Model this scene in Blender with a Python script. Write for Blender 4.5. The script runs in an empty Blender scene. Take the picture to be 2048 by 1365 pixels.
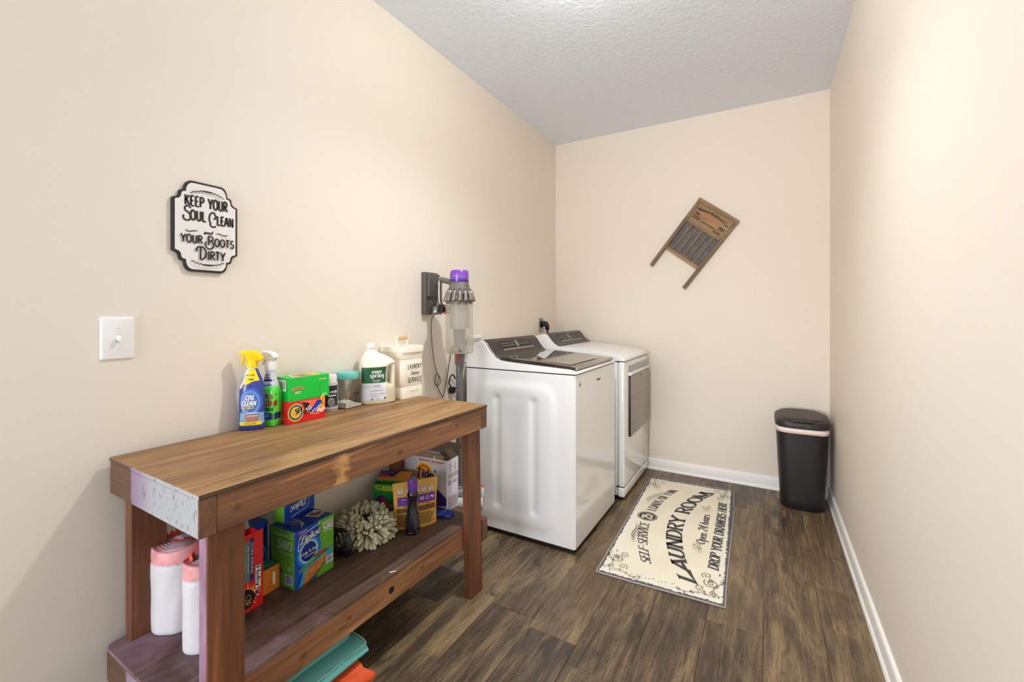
import bpy, bmesh, math, random
from mathutils import Vector, Matrix, noise
random.seed(7)
PI = math.pi
scene = bpy.context.scene
C = scene.collection

# ------------------------------------------------------------------ camera
cam_d = bpy.data.cameras.new('camera'); cam = bpy.data.objects.new('camera', cam_d); C.objects.link(cam)
cam.location = (1.630, 0.0, 1.244)
cam.rotation_euler = (PI/2, 0, math.atan2(508, 883.8))
cam_d.sensor_width = 36; cam_d.sensor_fit = 'HORIZONTAL'
cam_d.lens = 883.8/2048*36
cam_d.shift_y = -(682.5-626)/2048
cam_d.clip_start = 0.02
scene.camera = cam

# ------------------------------------------------------------------ light
R = math.radians
LAMP_X, LAMP_Y = 1.05, 1.60
SPOT_POWER = 106.0            # added spot below the ceiling lamp, lifts bench, floor and low walls
LAMP_COLOR = (0.98, 0.99, 0.97, 1)
DAY_X = -0.3
DAY_COLOR = (1.0, 0.93, 0.90)
EXPOSURE = -0.04
LAMP_POWER = 196.0            # emission strength of the ceiling lamp bowl
DAY_POWER = 322.0             # daylight from the open end of the room behind the camera
WORLD = 1.15
world = bpy.data.worlds.new('world'); scene.world = world; world.use_nodes = True
world.node_tree.nodes['Background'].inputs[0].default_value = (0.36, 0.70, 1.0, 1)
world.node_tree.nodes['Background'].inputs[1].default_value = WORLD
al = bpy.data.lights.new('daylight', 'AREA'); al.shape = 'RECTANGLE'; al.size = 3.6; al.size_y = 2.4
al.energy = DAY_POWER; al.color = DAY_COLOR
ao = bpy.data.objects.new('daylight', al); C.objects.link(ao)
ao.location = (DAY_X, -4.0, 1.15); ao.rotation_euler = (-PI/2, 0, PI)
scene.view_settings.view_transform = 'Standard'; scene.view_settings.look = 'None'
scene.view_settings.gamma = 1.0; scene.view_settings.use_curve_mapping = False
scene.view_settings.exposure = EXPOSURE
try:
    scene.cycles.use_denoising = True
    scene.cycles.max_bounces = 10; scene.cycles.diffuse_bounces = 6; scene.cycles.glossy_bounces = 5
    scene.cycles.transparent_max_bounces = 10; scene.cycles.transmission_bounces = 8
    scene.cycles.caustics_reflective = False; scene.cycles.caustics_refractive = False
    scene.cycles.sample_clamp_indirect = 6.0
except Exception: pass

# ------------------------------------------------------------------ materials
def lin(c):
    r = []
    for v in c[:3]:
        v /= 255.0
        r.append(v/12.92 if v <= 0.04045 else ((v+0.055)/1.055)**2.4)
    return (r[0], r[1], r[2], 1)
MC = {}
def mat(name, rgb, rough=0.5, metal=0.0, bump=0.0, bscale=60.0, var=0.0, vscale=8.0, emit=None, alpha=None, coat=0.0, spec=0.5, trans=0.0, ior=1.45):
    if name in MC: return MC[name]
    m = bpy.data.materials.new(name); m.use_nodes = True; nt = m.node_tree; N = nt.nodes
    b = N['Principled BSDF']
    b.inputs['Base Color'].default_value = lin(rgb); b.inputs['Roughness'].default_value = rough
    b.inputs['Metallic'].default_value = metal
    b.inputs['Coat Weight'].default_value = coat; b.inputs['Coat Roughness'].default_value = 0.05
    b.inputs['Specular IOR Level'].default_value = spec
    b.inputs['IOR'].default_value = ior
    if trans: b.inputs['Transmission Weight'].default_value = trans
    if alpha is not None: b.inputs['Alpha'].default_value = alpha
    if emit:
        b.inputs['Emission Color'].default_value = lin(rgb); b.inputs['Emission Strength'].default_value = emit
    if bump or var:
        tc = N.new('ShaderNodeTexCoord')
        if bump:
            n = N.new('ShaderNodeTexNoise'); n.inputs['Scale'].default_value = bscale; n.inputs['Detail'].default_value = 4
            nt.links.new(tc.outputs['Object'], n.inputs['Vector'])
            bp = N.new('ShaderNodeBump'); bp.inputs['Strength'].default_value = bump; bp.inputs['Distance'].default_value = 0.002
            nt.links.new(n.outputs['Fac'], bp.inputs['Height']); nt.links.new(bp.outputs['Normal'], b.inputs['Normal'])
        if var:
            n2 = N.new('ShaderNodeTexNoise'); n2.inputs['Scale'].default_value = vscale; n2.inputs['Detail'].default_value = 5
            nt.links.new(tc.outputs['Object'], n2.inputs['Vector'])
            r = N.new('ShaderNodeValToRGB'); c = lin(rgb)
            r.color_ramp.elements[0].position = 0.3; r.color_ramp.elements[1].position = 0.7
            r.color_ramp.elements[0].color = tuple(x*(1-var) for x in c[:3])+(1,)
            r.color_ramp.elements[1].color = tuple(min(1, x*(1+var)) for x in c[:3])+(1,)
            nt.links.new(n2.outputs['Fac'], r.inputs['Fac']); nt.links.new(r.outputs['Color'], b.inputs['Base Color'])
    MC[name] = m
    return m

class NT:
    """small node-graph helper"""
    def __init__(s, name, rough=0.5):
        s.m = bpy.data.materials.new(name); s.m.use_nodes = True; s.nt = s.m.node_tree
        s.b = s.nt.nodes['Principled BSDF']; s.b.inputs['Roughness'].default_value = rough
        s.tc = s.n('ShaderNodeTexCoord')
    def n(s, t, **kw):
        x = s.nt.nodes.new(t)
        for k, v in kw.items():
            if k in x.inputs: x.inputs[k].default_value = v
            else: setattr(x, k, v)
        return x
    def l(s, a, b): s.nt.links.new(a, b)
    def mapping(s, scale, rnd=True, src=None):
        mp = s.n('ShaderNodeMapping'); mp.inputs['Scale'].default_value = scale
        src = src or s.tc.outputs['Object']
        if rnd:
            oi = s.n('ShaderNodeObjectInfo'); mu = s.n('ShaderNodeMath', operation='MULTIPLY'); mu.inputs[1].default_value = 37.0
            s.l(oi.outputs['Random'], mu.inputs[0])
            va = s.n('ShaderNodeVectorMath', operation='ADD'); s.l(src, va.inputs[0]); s.l(mu.outputs[0], va.inputs[1])
            src = va.outputs[0]
        s.l(src, mp.inputs['Vector']); return mp.outputs['Vector']
    def noise(s, vec, scale=1.0, detail=4, dist=0.0, rough=0.5):
        x = s.n('ShaderNodeTexNoise'); x.inputs['Scale'].default_value = scale; x.inputs['Detail'].default_value = detail
        x.inputs['Distortion'].default_value = dist; x.inputs['Roughness'].default_value = rough
        s.l(vec, x.inputs['Vector']); return x.outputs['Fac']
    def ramp(s, fac, stops):
        r = s.n('ShaderNodeValToRGB'); e = r.color_ramp.elements
        while len(e) < len(stops): e.new(0.5)
        for i, (p, c) in enumerate(stops):
            e[i].position = p; e[i].color = c if len(c) == 4 else lin(c)
        s.l(fac, r.inputs['Fac']); return r.outputs['Color']
    def mix(s, fac, a, b, mode='MIX'):
        x = s.n('ShaderNodeMix', data_type='RGBA', blend_type=mode)
        if isinstance(fac, (int, float)): x.inputs[0].default_value = fac
        else: s.l(fac, x.inputs[0])
        for sock, v in ((x.inputs[6], a), (x.inputs[7], b)):
            if isinstance(v, tuple): sock.default_value = v if len(v) == 4 else lin(v)
            else: s.l(v, sock)
        return x.outputs[2]
    def math(s, op, a, b=0.0, clamp=False):
        x = s.n('ShaderNodeMath', operation=op); x.use_clamp = clamp
        for i, v in enumerate((a, b)):
            if isinstance(v, (int, float)): x.inputs[i].default_value = v
            else: s.l(v, x.inputs[i])
        return x.outputs[0]
    def color(s, c): s.l(c, s.b.inputs['Base Color'])
    def bump(s, h, strength=0.3, dist=0.002):
        bp = s.n('ShaderNodeBump'); bp.inputs['Strength'].default_value = strength; bp.inputs['Distance'].default_value = dist
        s.l(h, bp.inputs['Height']); s.l(bp.outputs['Normal'], s.b.inputs['Normal'])

def wood(name, dark, mid, light, axis, rough=0.55, scale=1.0, stain=None, worn=None, bump=0.25):
    g = NT(name, rough)
    def sc(al, ac):
        v = [ac*scale]*3; v['XYZ'.index(axis)] = al*scale; return tuple(v)
    grain = g.noise(g.mapping(sc(1.6, 22)), 1.0, 6, 0.7, 0.6)
    fine = g.noise(g.mapping(sc(5, 190)), 1.0, 3, 0.2, 0.6)
    big = g.noise(g.mapping(sc(2.2, 6)), 1.0, 3, 0.4)
    col = g.ramp(grain, [(0.30, dark), (0.52, mid), (0.75, light)])
    col = g.mix(g.math('MULTIPLY', g.math('SUBTRACT', 0.62, fine, True), 2.2, True), col, dark)
    col = g.mix(g.math('MULTIPLY', g.math('SUBTRACT', big, 0.56, True), 3.0, True), col, light)
    col = g.mix(g.math('MULTIPLY', g.math('SUBTRACT', 0.42, big, True), 3.5, True), col, dark)
    # scattered knots and nail marks
    vo = g.n('ShaderNodeTexVoronoi'); vo.inputs['Scale'].default_value = 1.0
    g.l(g.mapping(sc(6, 14)), vo.inputs['Vector'])
    kn = g.math('MULTIPLY', g.math('SUBTRACT', 0.13, vo.outputs['Distance'], True), 9, True)
    col = g.mix(g.math('MULTIPLY', kn, 0.75), col, tuple(x*0.35 for x in lin(dark)[:3])+(1,))
    if worn:   # worn pale streaks
        w = g.noise(g.mapping(sc(3, 30)), 1.0, 5, 1.0)
        col = g.mix(g.math('MULTIPLY', g.math('SUBTRACT', w, 0.60, True), 4.0, True), col, worn)
    if stain:
        col = stain(g, col)
    g.color(col); g.bump(fine, bump, 0.001)
    return g.m

def wall_paint(name, rgb, rough=0.55):
    g = NT(name, rough); c = lin(rgb)
    n = g.noise(g.mapping((1, 1, 1), False), 260, 3)
    b = g.noise(g.mapping((1, 1, 1), False), 1.2, 2)
    g.color(g.mix(b, tuple(x*0.975 for x in c[:3])+(1,), c)); g.bump(n, 0.12, 0.0008)
    g.b.inputs['Specular IOR Level'].default_value = 0.35
    return g.m

# ------------------------------------------------------------------ geometry helpers
def to_obj(name, bm, mats, parent=None, smooth=False, loc=None):
    bm.normal_update()
    me = bpy.data.meshes.new(name); bm.to_mesh(me); bm.free()
    if not isinstance(mats, (list, tuple)): mats = [mats]
    for m in mats: me.materials.append(m)
    if smooth:
        for p in me.polygons: p.use_smooth = True
        if smooth is not True:
            try: me.set_sharp_from_angle(angle=math.radians(smooth))
            except Exception: pass
    o = bpy.data.objects.new(name, me); C.objects.link(o)
    if parent is not None: o.parent = parent
    if loc is not None: o.location = loc
    return o
def tag(o, label, cat, group=None):
    o['label'] = label; o['category'] = cat
    if group: o['group'] = group
    return o
def thing(name, label, cat, loc=(0, 0, 0), rotz=0.0, group=None):
    o = bpy.data.objects.new(name, None); C.objects.link(o)
    o.empty_display_size = 0.05
    o.location = loc; o.rotation_euler = (0, 0, rotz)
    return tag(o, label, cat, group)
def NB(): return bmesh.new()
def box(bm, x0, x1, y0, y1, z0, z1, bev=0.0, seg=1, mi=0):
    vs = [bm.verts.new((x, y, z)) for z in (z0, z1) for y in (y0, y1) for x in (x0, x1)]
    F = [(0, 2, 3, 1), (4, 5, 7, 6), (0, 1, 5, 4), (2, 6, 7, 3), (0, 4, 6, 2), (1, 3, 7, 5)]
    fs = [bm.faces.new([vs[i] for i in f]) for f in F]
    for f in fs: f.material_index = mi
    if bev > 0:
        es = set(e for f in fs for e in f.edges)
        r = bmesh.ops.bevel(bm, geom=list(es), offset=bev, segments=seg, profile=0.5, affect='EDGES')
        for f in r['faces']: f.material_index = mi
    return fs
def loft(bm, rings, cap0=True, cap1=True, closed=True, mi=0):
    R = [[bm.verts.new(p) for p in r] for r in rings]
    n = len(R[0])
    for a, b in zip(R, R[1:]):
        for i in range(n if closed else n-1):
            j = (i+1) % n
            f = bm.faces.new((a[i], a[j], b[j], b[i])); f.material_index = mi
    if cap0: bm.faces.new(list(reversed(R[0]))).material_index = mi
    if cap1: bm.faces.new(R[-1]).material_index = mi
    return R
def sell(rx, ry, n, N, cx=0.0, cy=0.0, z=0.0):
    out = []
    for i in range(N):
        t = 2*PI*i/N; c, s = math.cos(t), math.sin(t)
        out.append(Vector((cx+rx*math.copysign(abs(c)**(2/n), c), cy+ry*math.copysign(abs(s)**(2/n), s), z)))
    return out
def rrect(w, h, r, seg=5, cx=0.0, cy=0.0):
    pts = []
    for sx, sy, a0 in ((1, 1, 0), (-1, 1, 90), (-1, -1, 180), (1, -1, 270)):
        for k in range(seg+1):
            a = math.radians(a0+90*k/seg)
            pts.append((cx+sx*(w/2-r)+r*math.cos(a), cy+sy*(h/2-r)+r*math.sin(a)))
    return pts
def prism(bm, pts, d0, d1, frame=lambda a, b, d: (a, b, d), mi=0):
    loft(bm, [[Vector(frame(a, b, d0)) for a, b in pts], [Vector(frame(a, b, d1)) for a, b in pts]], mi=mi)
def lathe(bm, prof, N=24, cx=0.0, cy=0.0, mi=0):
    loft(bm, [[Vector((cx+r*math.cos(2*PI*i/N), cy+r*math.sin(2*PI*i/N), z)) for i in range(N)] for r, z in prof], mi=mi)
def catmull(pts, k=6, closed=False):
    P = [Vector(p) for p in pts]; out = []; n = len(P)
    rng = range(n) if closed else range(n-1)
    for i in rng:
        p0 = P[(i-1) % n] if (closed or i > 0) else P[0]; p1 = P[i]; p2 = P[(i+1) % n]
        p3 = P[(i+2) % n] if (closed or i+2 < n) else P[-1]
        for j in range(k):
            t = j/k
            out.append(0.5*((2*p1)+(p2-p0)*t+(2*p0-5*p1+4*p2-p3)*t*t+(3*p1-p0-3*p2+p3)*t**3))
    if not closed: out.append(P[-1].copy())
    return out
def tube(bm, pts, r, N=8, closed=False, mi=0, caps=True):
    pts = [Vector(p) for p in pts]; n = len(pts); rings = []; up = None
    for i, p in enumerate(pts):
        a = pts[(i-1) % n] if (closed or i > 0) else p; b = pts[(i+1) % n] if (closed or i < n-1) else p
        t = (b-a).normalized() if (b-a).length > 1e-9 else Vector((0, 0, 1))
        if up is None:
            up = Vector((0, 0, 1)) if abs(t.z) < 0.9 else Vector((1, 0, 0))
        x = t.cross(up)
        if x.length < 1e-6: x = t.cross(Vector((0, 1, 0.3)))
        x.normalize(); y = x.cross(t).normalized(); up = y
        rr = r(i/(n-1)) if callable(r) else r
        rings.append([p+x*rr*math.cos(2*PI*k/N)+y*rr*math.sin(2*PI*k/N) for k in range(N)])
    if closed: rings.append(rings[0]); loft(bm, rings, False, False, mi=mi); bmesh.ops.remove_doubles(bm, verts=bm.verts[:], dist=1e-6)
    else: loft(bm, rings, caps, caps, mi=mi)

# ------------------------------------------------------------------ flat print (lettering, labels) laid on surfaces
_tc = {}
def bf(s):
    """built-in font text as 2D triangles, cap height 1"""
    if s in _tc: return _tc[s]
    cu = bpy.data.curves.new('t', 'FONT'); cu.body = s; cu.size = 1.0; cu.resolution_u = 3
    o = bpy.data.objects.new('t', cu); C.objects.link(o)
    dg = bpy.context.evaluated_depsgraph_get(); ev = o.evaluated_get(dg); me = ev.to_mesh()
    vs = [(v.co.x, v.co.y) for v in me.vertices]; fs = [tuple(p.vertices) for p in me.polygons]
    ev.to_mesh_clear(); bpy.data.objects.remove(o); bpy.data.curves.remove(cu)
    _tc[s] = (vs, fs); return _tc[s]
_H = max(v[1] for v in bf('H')[0])
def A_(cx, cy, rx, ry, a0, a1, n=10):
    return [(cx+rx*math.cos(math.radians(a0+(a1-a0)*i/n)), cy+ry*math.sin(math.radians(a0+(a1-a0)*i/n))) for i in range(n+1)]
GL = {  # stroke letters, cap height 1: (width, strokes)
 'A': (.70, [[(0, 0), (.35, 1)], [(.35, 1), (.70, 0)], [(.14, .35), (.56, .35)]]),
 'B': (.58, [[(.08, 0), (.08, 1)], [(.08, 1)]+A_(.28, .76, .24, .24, 90, -90)+[(.08, .52)], [(.08, .52)]+A_(.28, .26, .28, .26, 90, -90)+[(.08, 0)]]),
 'C': (.64, [A_(.36, .5, .32, .5, 45, 315, 16)]),
 'D': (.66, [[(.08, 0), (.08, 1)], [(.08, 1)]+A_(.26, .5, .36, .5, 90, -90, 14)+[(.08, 0)]]),
 'E': (.54, [[(.08, 0), (.08, 1)], [(.08, 1), (.52, 1)], [(.08, .52), (.42, .52)], [(.08, 0), (.54, 0)]]),
 'F': (.52, [[(.08, 0), (.08, 1)], [(.08, 1), (.52, 1)], [(.08, .52), (.42, .52)]]),
 'H': (.68, [[(.08, 0), (.08, 1)], [(.60, 0), (.60, 1)], [(.08, .5), (.60, .5)]]),
 'I': (.20, [[(.10, 0), (.10, 1)]]),
 'K': (.62, [[(.08, 0), (.08, 1)], [(.08, .42), (.54, 1)], [(.22, .6), (.58, 0)]]),
 'L': (.54, [[(.08, 0), (.08, 1)], [(.08, 0), (.54, 0)]]),
 'M': (.84, [[(.08, 0), (.08, 1)], [(.08, 1), (.42, .1), (.76, 1)], [(.76, 1), (.76, 0)]]),
 'N': (.70, [[(.08, 0), (.08, 1)], [(.08, 1), (.62, 0)], [(.62, 0), (.62, 1)]]),
 'O': (.70, [A_(.35, .5, .32, .5, 0, 360, 22)]),
 'P': (.56, [[(.08, 0), (.08, 1)], [(.08, 1)]+A_(.28, .74, .26, .26, 90, -90)+[(.08, .48)]]),
 'R': (.62, [[(.08, 0), (.08, 1)], [(.08, 1)]+A_(.28, .75, .26, .25, 90, -90)+[(.08, .5)], [(.28, .5), (.60, 0)]]),
 'S': (.56, [A_(.29, .75, .22, .25, 35, 270, 10)[:-1]+A_(.27, .255, .25, .255, 90, -150, 12)]),
 'T': (.60, [[(.30, 0), (.30, 1)], [(.30, 1), (.0, 1)], [(.30, 1), (.60, 1)]]),
 'U': (.66, [[(.08, 1), (.08, .3)]+A_(.33, .3, .25, .3, 180, 360)+[(.58, 1)]]),
 'V': (.66, [[(0, 1), (.33, 0)], [(.33, 0), (.66, 1)]]),
 'W': (.98, [[(0, 1), (.25, 0)], [(.25, 0), (.49, 1)], [(.49, 1), (.73, 0)], [(.73, 0), (.98, 1)]]),
 'Y': (.64, [[(0, 1), (.32, .48)], [(.64, 1), (.32, .48)], [(.32, .48), (.32, 0)]]),
 '2': (.54, [A_(.27, .74, .22, .26, 170, -20, 10)+[(.05, 0)], [(.05, 0), (.52, 0)]]),
 '4': (.58, [[(.42, 0), (.42, 1)], [(.42, 1), (.03, .3)], [(.03, .3), (.56, .3)]]),
 '5': (.54, [[(.46, 1), (.12, 1), (.10, .55)]+A_(.25, .33, .25, .33, 110, -150, 12)]),
 '7': (.54, [[(.04, 1), (.52, 1)], [(.52, 1), (.2, 0)]]), '0': (.6, [A_(.30, .5, .25, .5, 0, 360, 20)]), '1': (.3, [[(.15, 0), (.15, 1)], [(.15, 1), (0, .85)]]),
 '-': (.30, [[(.03, .42), (.27, .42)]]), ' ': (.34, []),
 'a': (.5, [A_(.24, .3, .20, .3, 0, 360, 16), [(.44, .62), (.44, .02)]]),
 'd': (.52, [A_(.24, .3, .20, .3, 0, 360, 16), [(.45, 1), (.45, .0)]]),
 'e': (.48, [[(.05, .33), (.43, .33)]+A_(.24, .31, .20, .31, 5, 320, 14)]),
 'g': (.5, [A_(.24, .36, .19, .26, 0, 360, 16), [(.43, .62), (.43, -.12)]+A_(.24, -.12, .19, .2, 0, -150, 8)]),
 'h': (.54, [[(.08, 0), (.08, 1)], [(.08, .38)]+A_(.26, .38, .18, .24, 170, 0, 8)+[(.44, 0)]]),
 'i': (.2, [[(.1, 0), (.1, .62)], [(.1, .80), (.1, .92)]]),
 'n': (.54, [[(.08, 0), (.08, .62)], [(.08, .38)]+A_(.26, .38, .18, .24, 170, 0, 8)+[(.44, 0)]]),
 'o': (.5, [A_(.25, .31, .20, .31, 0, 360, 16)]),
 'p': (.52, [[(.08, -.38), (.08, .62)], A_(.26, .31, .20, .31, 0, 360, 16)]),
 'r': (.38, [[(.08, 0), (.08, .62)], [(.08, .38)]+A_(.24, .38, .15, .23, 170, 40, 6)]),
 's': (.42, [A_(.21, .47, .15, .15, 40, 270, 8)[:-1]+A_(.21, .16, .17, .16, 90, -150, 10)]),
 'u': (.54, [[(.08, .62), (.08, .22)]+A_(.26, .22, .18, .22, 180, 360, 8), [(.44, .62), (.44, 0)]]),
 'v': (.5, [[(.02, .62), (.25, 0)], [(.25, 0), (.48, .62)]]),
 't': (.32, [[(.14, .85), (.14, .1)]+A_(.24, .1, .1, .1, 180, 300, 5), [(.14, .6), (.3, .6)]]),
 'l': (.2, [[(.1, 0), (.1, 1)]]),
}
def flatmap(o, u, v, n):
    o, u, v, n = Vector(o), Vector(u), Vector(v), Vector(n)
    return lambda a, b, k: o+u*a+v*b+n*(0.0004+0.00014*k)
class Print:
    def __init__(s, mapf): s.f = mapf; s.bm = bmesh.new(); s.mats = []; s.k = 0
    def mi(s, m):
        if m not in s.mats: s.mats.append(m)
        return s.mats.index(m)
    def face(s, pts, mi, k=None):
        k = s.k if k is None else k
        try: s.bm.faces.new([s.bm.verts.new(s.f(a, b, k)) for a, b in pts]).material_index = mi
        except ValueError: pass
    def quad(s, u0, v0, u1, v1, m, n=1, nv=1):
        s.k += 1; i = s.mi(m)
        for a in range(n):
            for b in range(nv):
                ua, ub = u0+(u1-u0)*a/n, u0+(u1-u0)*(a+1)/n; va, vb = v0+(v1-v0)*b/nv, v0+(v1-v0)*(b+1)/nv
                s.face([(ua, va), (ub, va), (ub, vb), (ua, vb)], i)
        return s
    def strip(s, rows, m, n=8):
        s.k += 1; i = s.mi(m)
        for (v0, a0, b0), (v1, a1, b1) in zip(rows, rows[1:]):
            for j in range(n):
                t0, t1 = j/n, (j+1)/n
                s.face([(a0+(b0-a0)*t0, v0), (a0+(b0-a0)*t1, v0), (a1+(b1-a1)*t1, v1), (a1+(b1-a1)*t0, v1)], i)
        return s
    def poly(s, pts, m): s.k += 1; s.face(pts, s.mi(m)); return s
    def ell(s, cu, cv, ru, rv, m, N=28, inner=0.0):
        s.k += 1; i = s.mi(m)
        rs = [inner, 0.5*(1+inner), 1.0]
        for r0, r1 in zip(rs, rs[1:]):
            for j in range(N):
                a, b = 2*PI*j/N, 2*PI*(j+1)/N
                q = [(cu+ru*r0*math.cos(a), cv+rv*r0*math.sin(a)), (cu+ru*r1*math.cos(a), cv+rv*r1*math.sin(a)), (cu+ru*r1*math.cos(b), cv+rv*r1*math.sin(b)), (cu+ru*r0*math.cos(b), cv+rv*r0*math.sin(b))]
                if r0 == 0: q = q[1:] if False else [q[0], q[1], q[2]]
                s.face(q, i)
        return s
    def _xf(s, pts, u, v, hs, ws, shear, rot, warp):
        out = []
        c, sn = math.cos(rot), math.sin(rot)
        for a, b in pts:
            x, y = a*ws+b*hs*shear, b*hs
            if warp: x, y = warp(x, y)
            out.append((u+x*c-y*sn, v+x*sn+y*c))
        return out
    def text(s, t, u, v, h, m, align='c', wscale=1.0, width=None, shear=0.0, rot=0.0, warp=None, bold=0.0):
        """built-in sans; h = cap height"""
        s.k += 1; i = s.mi(m); vs, fs = bf(t); q = h/_H
        x0, x1 = min(p[0] for p in vs), max(p[0] for p in vs)
        ws = q*wscale
        if width: ws = width/(x1-x0)
        off = {'c': (x0+x1)/2, 'l': x0, 'r': x1}[align]
        for dx in ([0] if not bold else [-bold*h, 0, bold*h]):
            P = s._xf([(a-off+dx/ws, b) for a, b in vs], u, v, q, ws, shear, rot, warp)
            vv = [s.bm.verts.new(s.f(a, b, s.k)) for a, b in P]
            for f in fs:
                try: s.bm.faces.new([vv[j] for j in f]).material_index = i
                except ValueError: pass
        return s
    def ribbon(s, pts, w, m=None, i=None):
        """polyline with constant or per-point half width"""
        if m is not None: s.k += 1; i = s.mi(m)
        L = []; R = []
        for j, p in enumerate(pts):
            a = pts[max(0, j-1)]; b = pts[min(len(pts)-1, j+1)]
            dx, dy = b[0]-a[0], b[1]-a[1]; d = math.hypot(dx, dy) or 1
            hw = w[j] if isinstance(w, list) else w
            L.append((p[0]-dy/d*hw, p[1]+dx/d*hw)); R.append((p[0]+dy/d*hw, p[1]-dx/d*hw))
        for j in range(len(pts)-1): s.face([R[j], R[j+1], L[j+1], L[j]], i)
        return s
    def stroke(s, t, u, v, h, m, align='c', width=None, wscale=1.0, thick=.17, thin=.06, serif=True, track=.10, shear=0.0, rot=0.0, warp=None):
        """stroke-built letters, thick/thin contrast and optional serifs"""
        s.k += 1; i = s.mi(m); tot = sum(GL[c][0]+track for c in t)-track
        ws = h*wscale if not width else width/tot
        x = {'c': -tot/2, 'l': 0.0, 'r': -tot}[align]
        asp = ws/h
        def em(pts, w):
            L = []; R = []
            for j, p in enumerate(pts):
                a = pts[max(0, j-1)]; b = pts[min(len(pts)-1, j+1)]
                dx, dy = (b[0]-a[0])*asp, b[1]-a[1]; d = math.hypot(dx, dy) or 1
                hw = (w if w else (thin+(thick-thin)*abs(dy)/d))/2
                L.append((p[0]-dy/d*hw/max(asp, .5), p[1]+dx/d*hw)); R.append((p[0]+dy/d*hw/max(asp, .5), p[1]-dx/d*hw))
            for j in range(len(pts)-1):
                s.face(s._xf([(q[0], q[1]) for q in (R[j], R[j+1], L[j+1], L[j])], u, v, h, ws, shear, rot, warp), i)
        for c in t:
            w, st = GL[c]
            for k, q in enumerate(st):
                pts = []
                for a, b in zip(q, q[1:]):   # subdivide straight runs so warps follow
                    nn = 4 if (warp and math.hypot(b[0]-a[0], b[1]-a[1]) > .3) else 1
                    pts += [(a[0]+(b[0]-a[0])*g/nn+x, a[1]+(b[1]-a[1])*g/nn) for g in range(nn)]
                pts.append((q[-1][0]+x, q[-1][1]))
                em(pts, None)
                if serif:
                    for e0, e1 in ((pts[0], pts[1]), (pts[-1], pts[-2])):
                        dx, dy = abs(e0[0]-e1[0]), abs(e0[1]-e1[1])
                        if dy > dx*1.2 and min(abs(e0[1]), abs(e0[1]-1), abs(e0[1]-.62), abs(e0[1]+.38)) < .02 and c not in 'CSO25OGeas':
                            em([(e0[0]-.15, e0[1]), (e0[0]+.15, e0[1])], max(thin, .055))
                        elif dx > dy*4 and e0 is pts[-1] and c in 'EFLT2' and len(q) == 2:
                            em([(e0[0], e0[1]-(.16 if e0[1] > .8 else (-.18 if e0[1] < .2 else .1))), (e0[0], e0[1]+(.1 if .2 < e0[1] < .8 else 0))], max(thin, .06))
            x += w+track
        return s
    def lines(s, u0, u1, v0, v1, n, m, fill=0.45, jag=0.25, seed=1):
        """rows of tiny unreadable small print as thin bars"""
        s.k += 1; i = s.mi(m); rr = random.Random(seed); p = (v1-v0)/n
        for r in range(n):
            va = v1-p*(r+.5+fill/2); vb = va+p*fill; a = u0
            end = u1-(u1-u0)*jag*rr.random()
            while a < end:
                b = min(end, a+(u1-u0)*(.05+.12*rr.random()))
                s.face([(a, va), (b, va), (b, vb), (a, vb)], i); a = b+(u1-u0)*.018
        return s
    def barcode(s, u0, v0, u1, v1, wm, dm, seed=3):
        s.quad(u0, v0, u1, v1, wm); s.k += 1; i = s.mi(dm); rr = random.Random(seed); w = u1-u0; a = u0+w*.08
        while a < u1-w*.12:
            b = a+w*(.015+.04*rr.random()); s.face([(a, v0+(v1-v0)*.18), (b, v0+(v1-v0)*.18), (b, v1-(v1-v0)*.1), (a, v1-(v1-v0)*.1)], i); a = b+w*(.02+.03*rr.random())
        return s
    def done(s, parent, name='printed_label', label=None):
        o = to_obj(name, s.bm, s.mats, parent)
        if label: o['label'] = label
        return o

# ================================================================== SETTING
def struct(o): o['kind'] = 'structure'; return o
W_, L_, H_ = 2.0, 3.62, 2.74
Y0 = -1.5
paint = wall_paint('beige_wall_paint', (234, 223, 209), 0.5)
ceil_m = NT('white_textured_ceiling', 0.8)
_v = ceil_m.n('ShaderNodeTexVoronoi', feature='SMOOTH_F1'); _v.inputs['Scale'].default_value = 42
_nn = ceil_m.n('ShaderNodeTexNoise'); _nn.inputs['Scale'].default_value = 30; _nn.inputs['Detail'].default_value = 5; _nn.inputs['Distortion'].default_value = 1.5
ceil_m.l(ceil_m.tc.outputs['Object'], _nn.inputs['Vector'])
_av = ceil_m.n('ShaderNodeVectorMath', operation='ADD'); ceil_m.l(ceil_m.tc.outputs['Object'], _av.inputs[0])
_sc = ceil_m.n('ShaderNodeVectorMath', operation='SCALE'); _sc.inputs['Scale'].default_value = 0.05; ceil_m.l(_nn.outputs['Color'], _sc.inputs[0]); ceil_m.l(_sc.outputs[0], _av.inputs[1])
ceil_m.l(_av.outputs[0], _v.inputs['Vector'])
ceil_m.bump(ceil_m.math('ADD', _v.outputs['Distance'], _nn.outputs['Fac']), 0.55, 0.004)
ceil_m.color(ceil_m.mix(0.0, (229, 236, 245), (229, 236, 245)))
white_trim = mat('white_trim_paint', (240, 238, 234), 0.35)

bm = NB(); box(bm, -0.12, 0, Y0, L_+0.12, 0, H_); struct(to_obj('wall_left', bm, paint))
bm = NB(); box(bm, W_, W_+0.12, Y0, L_+0.12, 0, H_); struct(to_obj('wall_right', bm, paint))
bm = NB(); box(bm, 0, W_, L_, L_+0.12, 0, H_); struct(to_obj('wall_back', bm, paint))
bm = NB(); box(bm, -0.12, W_+0.12, Y0, L_+0.12, H_, H_+0.1); struct(to_obj('ceiling', bm, ceil_m.m))
subfloor = mat('subfloor', (52, 42, 34), 0.9)
bm = NB(); box(bm, -0.12, W_+0.12, Y0, L_+0.12, -0.06, -0.008); floor = struct(to_obj('floor', bm, subfloor))

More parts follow.
